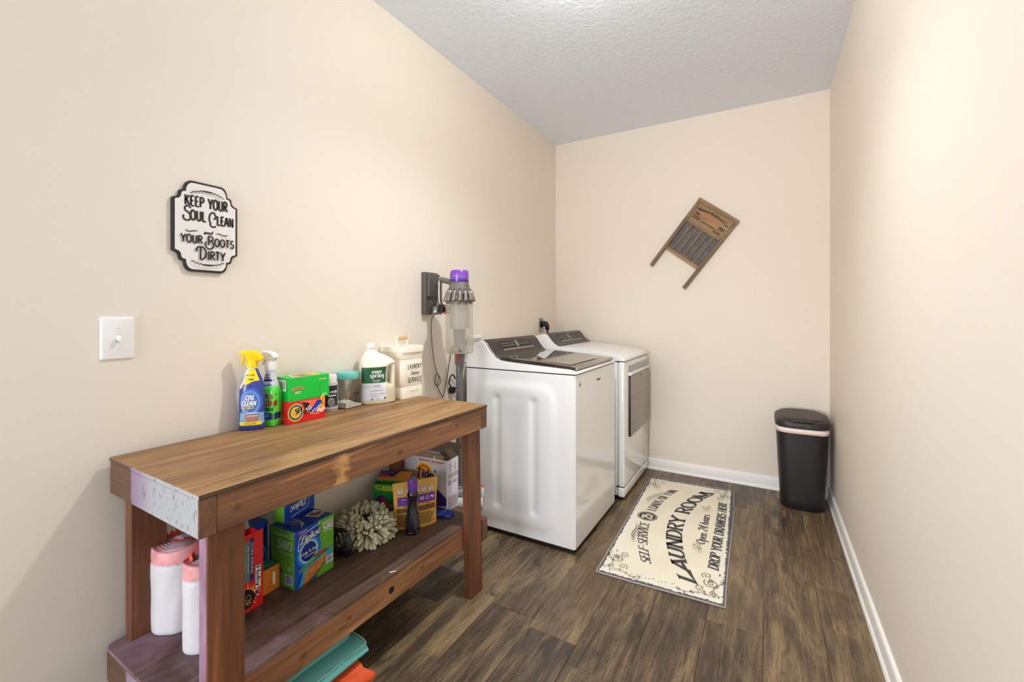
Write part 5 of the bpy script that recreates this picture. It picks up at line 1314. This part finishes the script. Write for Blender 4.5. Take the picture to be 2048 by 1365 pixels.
b = NB(); box(b, DF-.003, DF+.002, 2.985, 3.553, .838, .884, .0015); D('handle_recess', b, mat('recess_metal', (168, 170, 172), .25, .8))
p = D.pr(lambda a, v, k: Vector((DF+.0164+.00014*k, a, v))); p.text('Whirlpool', 3.27, .788, .011, mat('badge_pale', (206, 200, 190), .4), shear=.3, width=.060, bold=.04); p.done(t, 'door_badge')
p = D.pr(lambda a, v, k: Vector((DF+.0004+.00014*k, a, v))); p.ell(3.50, .345, .012, .0165, legend, 22, inner=.82); p.lines(3.492, 3.508, .333, .357, 3, legend, .5); p.done(t, 'front_badge')

# ================================================================== VACUUM AND CORDS
vg = mat('vacuum_dark_grey', (112, 107, 103), .4, .2); vd = mat('dock_dark_grey', (86, 82, 78), .42, .1); nick = mat('vacuum_nickel', (150, 142, 134), .28, .85); vred = mat('vacuum_red', (190, 26, 40), .4)
t = thing('charging_dock', 'dark grey wall dock holding the stick vacuum', 'wall dock', (0, 1.894, 1.35)); A2 = At(t)
b = NB(); box(b, 0, .030, 1.842, 1.946, 1.233, 1.466, .004, 2); A2('back_box', b, vd, 30)
b = NB(); box(b, .026, .048, 1.852, 1.944, 1.330, 1.458, .006, 2); A2('front_cover', b, vd, 30)
b = NB(); lathe(b, [(0, 1.234), (.030, 1.234), (.031, 1.25), (.028, 1.275), (.018, 1.284), (0, 1.285)], 24, .055, 1.906); A2('charging_cup', b, nick, True)
t = thing('stick_vacuum', 'cordless stick vacuum with a clear bin and a purple filter hanging from its wall dock', 'vacuum', (.23, 1.88, .24)); V = At(t)
cx, cy = .23, 1.88
b = NB(); lathe(b, [(0, 1.404), (.049, 1.404), (.050, 1.408), (.050, 1.418), (0, 1.418)], 36, cx, cy); V('filter_base', b, mat('filter_deep_violet', (62, 30, 130), .3, coat=.5), 40)
b = NB(); lathe(b, [(0, 1.418), (.049, 1.418), (.0495, 1.445), (.048, 1.460), (.043, 1.467), (0, 1.468)], 36, cx, cy); V('filter_cap', b, mat('filter_purple', (118, 62, 178), .3, coat=.5, var=.12, vscale=25), 40)
p = V.pr(lambda a, v, k: Vector((cx, cy, v))+Vector((math.cos(a), math.sin(a), 0))*(.0499+.0001*k)); p.k += 1
for i in range(9): p.face([(R(-95+9*i), 1.431), (R(-90+9*i), 1.431), (R(-90+9*i), 1.4335), (R(-95+9*i), 1.4335)], p.mi(mat('filter_gold_print', (206, 150, 150), .5))); p.face([(R(-95+9*i), 1.438), (R(-91+9*i), 1.438), (R(-91+9*i), 1.440), (R(-95+9*i), 1.440)], p.mi(mat('filter_gold_print', (206, 150, 150), .5)))
p.done(t, 'filter_print')
b = NB(); lathe(b, [(0, 1.340), (.064, 1.340), (.060, 1.362), (.053, 1.385), (.048, 1.404), (0, 1.404)], 36, cx, cy); V('motor_housing', b, vg, 40)
p = V.pr(lambda a, v, k: Vector((cx, cy, v))+Vector((math.cos(a), math.sin(a), 0))*(.0535+.00014*k)); p.text('dyson', R(-8), 1.382, .011, mat('vacuum_green_print', (52, 84, 50), .5), width=.42, bold=.05); p.done(t, 'motor_lettering')
for k in range(14):   # ring of cyclones
    a = 2*PI*k/14; ca, sa = math.cos(a), math.sin(a)
    b = NB(); tube(b, [(cx+ca*.055, cy+sa*.055, 1.366), (cx+ca*.064, cy+sa*.064, 1.345), (cx+ca*.070, cy+sa*.070, 1.318), (cx+ca*.072, cy+sa*.072, 1.302)], lambda s: .0085+.0062*s, 10); V('cyclone', b, nick, True)
b = NB(); lathe(b, [(0, 1.290), (.070, 1.290), (.070, 1.310), (.064, 1.316), (0, 1.316)], 36, cx, cy); V('bin_collar', b, vg, 40)
binm = mat('clear_bin_plastic', (204, 194, 178), .18, trans=.35, ior=1.12, alpha=.50)
b = NB(); N = 36
loft(b, [[Vector((cx+q*math.cos(2*PI*i/N), cy+q*math.sin(2*PI*i/N), z)) for i in range(N)] for q, z in ((.0705, 1.292), (.0725, 1.285), (.0725, 1.10), (.0735, 1.05), (.072, 1.034), (.060, 1.031))], False, False); V('clear_bin', b, binm, 40)
b = NB(); lathe(b, [(0, 1.032), (.060, 1.032), (.062, 1.036), (0, 1.038)], 30, cx, cy); V('bin_base', b, mat('bin_base_grey', (164, 156, 142), .4), 40)
b = NB(); lathe(b, [(0, 1.16), (.050, 1.16), (.052, 1.18), (.052, 1.288), (0, 1.288)], 28, cx, cy); V('shroud', b, mat('shroud_grey', (176, 172, 168), .5, .1), 40)
b = NB(); lathe(b, [(0, 1.05), (.026, 1.05), (.034, 1.16), (0, 1.16)], 24, cx, cy); V('inner_cone', b, mat('inner_cone_grey', (116, 114, 122), .5), 40)
b = NB()
for i in range(9): box(b, cx-.045+.006*i, cx-.030+.008*i, cy-.03+.004*(i % 4), cy-.012+.006*(i % 3), 1.039, 1.055+.010*((i*5) % 4), .004)
dust = V('dust', b, mat('grey_dust', (168, 156, 136), .95, bump=.6, bscale=120), True); dust['kind'] = 'stuff'
b = NB(); box(b, .268, .282, 1.818, 1.832, 1.045, 1.060, .003, 2); V('bin_latch', b, vg, 30)
b = NB(); lathe(b, [(0, .968), (.0185, .968), (.024, .978), (.0245, 1.030), (0, 1.031)], 26, cx, cy); V('wand_collar', b, vg, 40)
b = NB(); box(b, .236, .250, 1.852, 1.860, 1.000, 1.028, .002); V('release_button', b, vred)
b = NB(); lathe(b, [(0, .33), (.0175, .33), (.0175, .969), (0, .969)], 26, cx, cy); V('wand', b, mat('wand_grey', (104, 102, 104), .35, .3), 40)
b = NB(); tube(b, catmull([(.205, 1.885, 1.395), (.150, 1.890, 1.412), (.095, 1.896, 1.425)], 5), .0155, 12); V('handle_bridge', b, vg, True)
b = NB(); tube(b, catmull([(.088, 1.897, 1.432), (.082, 1.899, 1.40), (.082, 1.899, 1.33), (.088, 1.899, 1.290)], 5), .0135, 12); V('handle_grip', b, nick, True)
b = NB(); tube(b, catmull([(.085, 1.899, 1.292), (.120, 1.894, 1.278), (.175, 1.886, 1.262)], 5), .009, 12); V('lower_bridge', b, nick, True)
b = NB(); box(b, .086, .122, 1.874, 1.922, 1.243, 1.288, .008, 2); V('battery', b, black_m, 30)
b = NB(); box(b, .120, .150, 1.880, 1.896, 1.238, 1.250, .002); V('battery_catch', b, vred)
b = NB(); box(b, .164, .178, 1.876, 1.892, 1.352, 1.366, .002); V('trigger', b, vred)
ax = Vector((.867, .498, 0))
def cyl(p0, p1, r0, r1=None, N=20):
    b = NB(); tube(b, [p0, p1], lambda s: r0+((r1 if r1 is not None else r0)-r0)*s, N); return b
hc = Vector((cx, cy, .29)); 
V('roller_housing', cyl(hc-ax*.120, hc+ax*.120, .040), mat('head_grey', (138, 136, 134), .4, .2), 40)
V('end_cap', cyl(hc+ax*.118, hc+ax*.132, .041, .036), mat('head_clear_grey', (176, 174, 170), .3), 40)
V('end_cap', cyl(hc-ax*.132, hc-ax*.118, .036, .041), mat('head_clear_grey', (176, 174, 170), .3), 40)
V('end_button', cyl(hc+ax*.100+Vector((0, 0, .034)), hc+ax*.130+Vector((0, 0, .034)), .012, .010), vred, 40)
V('soft_roller', cyl(hc-ax*.115+Vector((.02, -.03, -.035)), hc+ax*.125+Vector((.02, -.03, -.035)), .032), mat('roller_pale', (196, 194, 192), .8), 40)
b = NB(); tube(b, [(cx, cy, .335), (cx, cy, .31)], .024, 14); V('neck_joint', b, vg, True)

t = thing('charger_cord', 'thin black charger cord hanging with a knot from the wall dock', 'cord', (.012, 1.93, .76)); Q = At(t)
b = NB(); tube(b, catmull([(.045, 1.895, 1.234), (.020, 1.902, 1.19), (.012, 1.915, 1.10), (.011, 1.926, 1.03), (.012, 1.940, .955), (.012, 1.962, .905), (.014, 1.985, .872), (.014, 1.982, .838), (.012, 1.960, .828), (.012, 1.944, .850), (.013, 1.947, .888), (.015, 1.962, .900), (.016, 1.972, .872), (.013, 1.962, .838), (.012, 1.985, .790), (.012, 2.012, .745), (.012, 2.016, .60), (.014, 2.0, .40)], 6), .0021, 6); Q('cord', b, black_m, True)
b = NB(); tube(b, catmull([(.012, 2.095, 1.03), (.012, 2.075, .95), (.012, 2.045, .84), (.012, 2.018, .755)], 5), .0021, 6); Q('cord', b, black_m, True)
t = thing('spare_plug', 'black plug and looped cord hanging on the wall behind the vacuum wand', 'plug', (.02, 2.08, .80)); Q = At(t)
b = NB(); tube(b, catmull([(.02, 2.12, .85), (.02, 2.10, .875), (.02, 2.075, .868), (.02, 2.062, .84), (.02, 2.075, .812), (.02, 2.10, .80), (.03, 2.13, .79)], 6), .004, 8); Q('cord', b, black_m, True)
b = NB(); box(b, .008, .038, 2.068, 2.104, .768, .806, .007, 2); Q('plug_body', b, black_m, 30)
for (y, z0_, z1_, x_, r_, m_, lb) in ((2.165, .45, 1.075, .032, .0095, black_m, 'thick black water hose rising behind the washing machine, nearer the wall dock'), (2.196, .40, 1.04, .060, .010, mat('hose_grey', (92, 90, 88), .5), 'grey water hose behind the washing machine beside the black one')):
    t = thing('water_hose', lb, 'hose', (x_, y, z0_)); Q = At(t)
    b = NB(); tube(b, catmull([(x_+.012, y+.05, z1_+.02), (x_+.006, y+.025, z1_-.04), (x_, y+.004, z1_-.16), (x_+.004, y-.018, z1_-.30), (x_, y-.004, z0_+.12), (x_+.01, y, z0_)], 6), r_, 10); Q('hose', b, m_, True)
    b = NB(); lathe(b, [(0, 0), (.014, 0), (.014, .022), (0, .022)], 12); b.transform(Matrix.Translation((x_+.012, y+.05, z1_+.012))); Q('coupling', b, silv)
t = thing('washer_supply_box', 'white plastic supply box set in the wall behind the washing machine', 'supply box', (0, 2.335, 1.02), 0); Q = At(t)
b = NB(); box(b, 0, .006, 2.235, 2.435, .935, 1.098, .002); Q('flange', b, white_p); b = NB(); box(b, .006, .0075, 2.255, 2.415, .955, 1.080); Q('recess', b, mat('recess_grey', (186, 184, 180), .5))

# ================================================================== RUBBISH BIN
t = thing('rubbish_bin', 'tall black plastic rubbish bin with a white and pink liner in the right corner', 'bin', (1.829, 3.432, 0)); 
binb = mat('black_bin_plastic', (30, 26, 27), .42, bump=.05, bscale=200); binl = mat('bin_lid_dark', (46, 40, 35), .38)
sec = [(0, .114, .118, 0, 3.6), (.008, .119, .124, 0, 3.8), (.30, .134, .136, 0, 4.2), (.492, .1425, .1425, 0, 4.4)]
b = NB(); body_loft(b, sec, 64, 6); to_obj('bin_body', b, binb, t, 50)
b = NB(); rings = [[q+Vector((0, 0, .0025*noise.noise((q.x*18, q.y*18, s*5)))) for q in sell(.1405*s, .1405*s, 4.2, 64, 0, 0, z)] for z, s in ((.486, 1.03), (.494, 1.045), (.502, 1.035))]; loft(b, rings, False, False); to_obj('liner_drawstring', b, mat('liner_pink', (238, 190, 178), .5), t, True)
b = NB(); rings = [[q+Vector((0, 0, .003*noise.noise((q.x*18, q.y*18, s*5)))) for q in sell(.1405*s, .1405*s, 4.2, 64, 0, 0, z)] for z, s in ((.500, 1.038), (.512, 1.03), (.528, .99))]; loft(b, rings, False, True); to_obj('liner_bag', b, mat('liner_white', (232, 228, 230), .5), t, True)
b = NB(); rings = []
for z, s, yo in ((.520, 1.015, 0), (.523, 1.045, 0), (.545, 1.062, 0), (.562, 1.05, 0), (.570, .99, 0), (.572, .95, 0)):
    rings.append([Vector((q.x, q.y, z+(.012*(q.y/.15) if z > .55 else .004*(q.y/.15)))) for q in sell(.1425*s, .1425*s, 4.0, 64)])
loft(b, rings); to_obj('lid_rim', b, binl, t, 40)
b = NB(); rings = []
for z, s in ((.566, .90), (.578, .90), (.582, .87), (.584, .70)): rings.append([Vector((q.x, q.y+.008, z+.014*(q.y/.15)-.010*(q.x/.15)**2)) for q in sell(.1425*s, .1425*s, 4.4, 64)])
loft(b, rings); to_obj('lid_flap', b, binl, t, 40)
b = NB(); box(b, -.052, .052, -.152, -.118, .560, .567, .003, 2); to_obj('lid_catch', b, mat('bin_catch_black', (30, 27, 26), .35), t, 30)
for x in (-.054, .054):
    b = NB(); box(b, x-.004, x+.004, -.150, -.135, .552, .566, .002); to_obj('catch_peg', b, binl, t)
b = NB(); box(b, -.04, .04, .148, .164, .40, .560, .006, 2); to_obj('hinge_block', b, binb, t, 30)

# ================================================================== LAUNDRY MAT
ML, MW = 1.376, .560
t = thing('laundry_mat', 'cream laundry mat with black lettering on the floor in front of the machines', 'mat', (1.484, 2.055, 0), math.atan2(.9993, -.0363))
g = NT('printed_cream_felt', .95)
_s = g.n('ShaderNodeSeparateXYZ'); g.l(g.tc.outputs['Object'], _s.inputs[0])
dx = g.math('MINIMUM', _s.outputs['X'], g.math('SUBTRACT', ML, _s.outputs['X'])); dy = g.math('MINIMUM', _s.outputs['Y'], g.math('SUBTRACT', MW, _s.outputs['Y']))
dd = g.math('MINIMUM', g.math('MULTIPLY', dx, .80), dy)
n1 = g.noise(g.mapping((45, 45, 45), False), 1.0, 6, .5, .7); n2 = g.noise(g.mapping((190, 190, 190), False), 1.0, 3)
cr = g.ramp(g.noise(g.mapping((5, 5, 5), False), 1.0, 4), [(.3, (234, 222, 196)), (.7, (242, 233, 212))])
halo = g.math('MULTIPLY', g.math('SUBTRACT', .085, dd, True), 9.0, True)
cr = g.mix(halo, cr, (240, 236, 224))
spk = g.math('MULTIPLY', g.math('SUBTRACT', g.math('ADD', n2, g.math('MULTIPLY', n1, .55)), .945, True), 12, True)
cr = g.mix(g.math('MULTIPLY', spk, .55), cr, (120, 108, 92))
edge = g.math('MULTIPLY', g.math('SUBTRACT', g.math('ADD', .017, g.math('MULTIPLY', g.math('SUBTRACT', n1, .5), .042)), dd, True), 260, True)
cr = g.mix(edge, cr, g.mix(n2, (62, 62, 68), (108, 106, 110)))
g.color(cr); g.bump(n2, .5, .002)
b = NB(); nx, ny = 40, 18; rows = []
def mz(x, y): return .0055+.0022*max(0, noise.noise((x*4.2, y*5.0, 2)))+(.0035*max(0, 1-abs(x-1.05)/.12)*max(0, 1-abs(y-.02)/.08))
def mxy(x, y): return x+.004*noise.noise((x*3, y*4, 7)), y+.005*math.sin(x*4.2+.5)*(1-y/MW)-.004*math.sin(x*2.3)
for i in range(nx+1):
    rows.append([]); 
    for j in range(ny+1):
        x, y = ML*i/nx, MW*j/ny; a, c = mxy(x, y); rows[-1].append(b.verts.new((a, c, mz(x, y))))
for i in range(nx):
    for j in range(ny): b.faces.new((rows[i][j], rows[i+1][j], rows[i+1][j+1], rows[i][j+1]))
per = [r[0] for r in rows]+[rows[-1][j] for j in range(1, ny+1)]+[rows[i][ny] for i in range(nx-1, -1, -1)]+[rows[0][j] for j in range(ny-1, 0, -1)]
low = [b.verts.new((q.co.x, q.co.y, .0006)) for q in per]
for i in range(len(per)): b.faces.new((per[i], low[i], low[(i+1) % len(per)], per[(i+1) % len(per)]))
pe = [Vector((q.co.x, q.co.y, .0042)) for q in per]
bmesh.ops.recalc_face_normals(b, faces=b.faces[:])
to_obj('felt', b, g.m, t, 40)
# overlocked edge: stitched loops all the way round
b = NB(); tube(b, pe, .0038, 6, closed=True)
g2 = NT('overlock_thread', .9); w_ = g2.n('ShaderNodeTexWave', wave_type='BANDS', bands_direction='DIAGONAL'); w_.inputs['Scale'].default_value = 95; g2.l(g2.tc.outputs['Object'], w_.inputs['Vector'])
g2.color(g2.ramp(w_.outputs['Fac'], [(.30, (92, 84, 80)), (.55, (206, 198, 190))])); to_obj('overlocked_edge', b, g2.m, t, True)
mi_ = mat('mat_print_charcoal', (70, 68, 70), .9, var=.22, vscale=160); mi2 = mat('mat_print_soft', (96, 92, 92), .9)
def mmap(a, v, k):
    x, y = mxy(max(0, min(ML, a)), max(0, min(MW, v))); return Vector((x, y, mz(max(0, min(ML, a)), max(0, min(MW, v)))+.0011+.00012*k))
p = Print(mmap)
U0 = .70
f1 = lambda a: .432-.36*(a-U0)**2
p.stroke('SELF-SERVICE', .186, 0, .050, mi_, 'l', width=.425, thick=.20, thin=.07, warp=lambda x, y: (x+y*.30*(U0-x-.186), y+f1(x+.186)))
p.stroke('LOADS OF FUN', .795, 0, .050, mi_, 'l', width=.400, thick=.20, thin=.07, warp=lambda x, y: (x-y*.35*(x+.095), y+f1(x+.795)))
p.ell(.703, .458, .060, .058, mi_, 36); crm = mat('mat_cream_print', (232, 218, 190), .9)
p.ell(.703, .458, .055, .053, crm, 36, inner=.94)
p.stroke('25', .696, .430, .056, crm, width=.058, thick=.24, thin=.10); p.text('c', .734, .458, .012, crm, bold=.1); p.quad(.732, .452, .734, .478, crm)
f2 = lambda a: .252-.40*(a-.69)**2
p.stroke('LAUNDRY ROOM', .118, 0, .078, mi_, 'l', width=1.14, thick=.30, thin=.085, warp=lambda x, y: (x+y*.30*(.57-x), y+f2(x+.118)))
p.ribbon([(.135+.02*i, .128+.0135*i-.0004*i*i) for i in range(9)], [.0015+.0040*math.sin(PI*i/8) for i in range(9)], mi_)
p.ribbon([(1.245-.02*i, .118+.0135*i-.0004*i*i) for i in range(6)], [.001+.0030*math.sin(PI*i/5) for i in range(6)], mi_)
p.stroke('Open', .500, .122, .042, mi_, 'l', width=.130, thick=.17, thin=.06, shear=.25); p.stroke('24', .655, .124, .046, mi_, 'l', width=.066, thick=.17, thin=.07, shear=.25); p.stroke('hours', .745, .126, .042, mi_, 'l', width=.140, thick=.17, thin=.06, shear=.25)
p.stroke('DROP YOUR DRAWERS HERE', .275, .040, .046, mi_, 'l', width=.845, thick=.22, thin=.07, shear=.18)
def spiral(u, v, r, a0, turns, s=1, w=.0014): p.ribbon([(u+r*(1-f*.82)*math.cos(a0+s*turns*2*PI*f), v+r*(1-f*.82)*math.sin(a0+s*turns*2*PI*f)) for f in [i/26 for i in range(27)]], w, mi2)
def leaf(u, v, a, l, w_=.35): p.poly([(u, v), (u+l*.5*math.cos(a)-l*w_*.5*math.sin(a), v+l*.5*math.sin(a)+l*w_*.5*math.cos(a)), (u+l*math.cos(a), v+l*math.sin(a)), (u+l*.5*math.cos(a)+l*w_*.5*math.sin(a), v+l*.5*math.sin(a)-l*w_*.5*math.cos(a))], mi_)
for su, u0 in ((1, 0), (-1, ML)):
    for sv, v0 in ((1, 0), (-1, MW)):
        X = lambda a: u0+su*a
        Yv = lambda a: v0+sv*a
        spiral(X(.150), Yv(.062), .034, 1.0, 1.6, su*sv, .0017); spiral(X(.205), Yv(.085), .024, 2.6, 1.4, -su*sv, .0014); spiral(X(.095), Yv(.105), .024, 4.0, 1.3, -su*sv, .0014); spiral(X(.070), Yv(.050), .016, .5, 1.3, su*sv, .0012)
        p.ribbon([(X(.06+.02*i), Yv(.030+.022*math.sin(i*.7))) for i in range(9)], .0014, mi2); p.ribbon([(X(.045+.012*math.sin(i*.8)), Yv(.06+.018*i)) for i in range(9)], .0014, mi2)
        rr = random.Random(int(u0*10+v0*7))
        for i in range(9): leaf(X(.05+.022*i), Yv(.034+.022*math.sin(i*.8)), rr.random()*6.28, .012+.008*rr.random())
        for i in range(9): leaf(X(.045+.014*math.sin(i*.8)), Yv(.055+.018*i), rr.random()*6.28, .012+.008*rr.random())
        spiral(X(.165), Yv(.062), .012, 0, 1.2, 1, .0022)
for i in range(16):
    rr = random.Random(50+i); leaf(.028+.012*rr.random(), .18+.014*i, rr.random()*6.28, .012); leaf(.25+.05*i, .028+.008*rr.random(), rr.random()*6.28, .009)
for sgn, uu in ((1, .455), (-1, .935)):
    spiral(uu, .152, .018, 1.5, 1.4, sgn, .0018); spiral(uu-sgn*.034, .138, .013, 4.0, 1.3, -sgn, .0016); spiral(uu-sgn*.020, .168, .010, 2.0, 1.1, sgn, .0014)
    for i in range(4): leaf(uu-sgn*(.01+.014*i), .130+.012*(i % 2), .6+i, .014)
for du in (0, .012):
    p.ribbon([(.33+du+.026*i, .452+.010*math.sin(i*.75)+.004*i+du) for i in range(9)], [.0004+.0022*math.sin(PI*i/8) for i in range(9)], mi_)
    p.ribbon([(.87+du+.026*i, .494-.0085*i+.010*math.sin(i*.75)+du) for i in range(9)], [.0004+.0022*math.sin(PI*i/8) for i in range(9)], mi_)
p.done(t, 'printed_lettering')

# small debris on floor and shelf
t = thing('plastic_tag', 'tiny white plastic scrap on the front edge of the shelf', 'scrap', (.470, 1.160, SZ), .9); b = NB(); box(b, -.012, .012, -.0022, .0022, 0, .0012, .0004); to_obj('scrap', b, white_p, t)
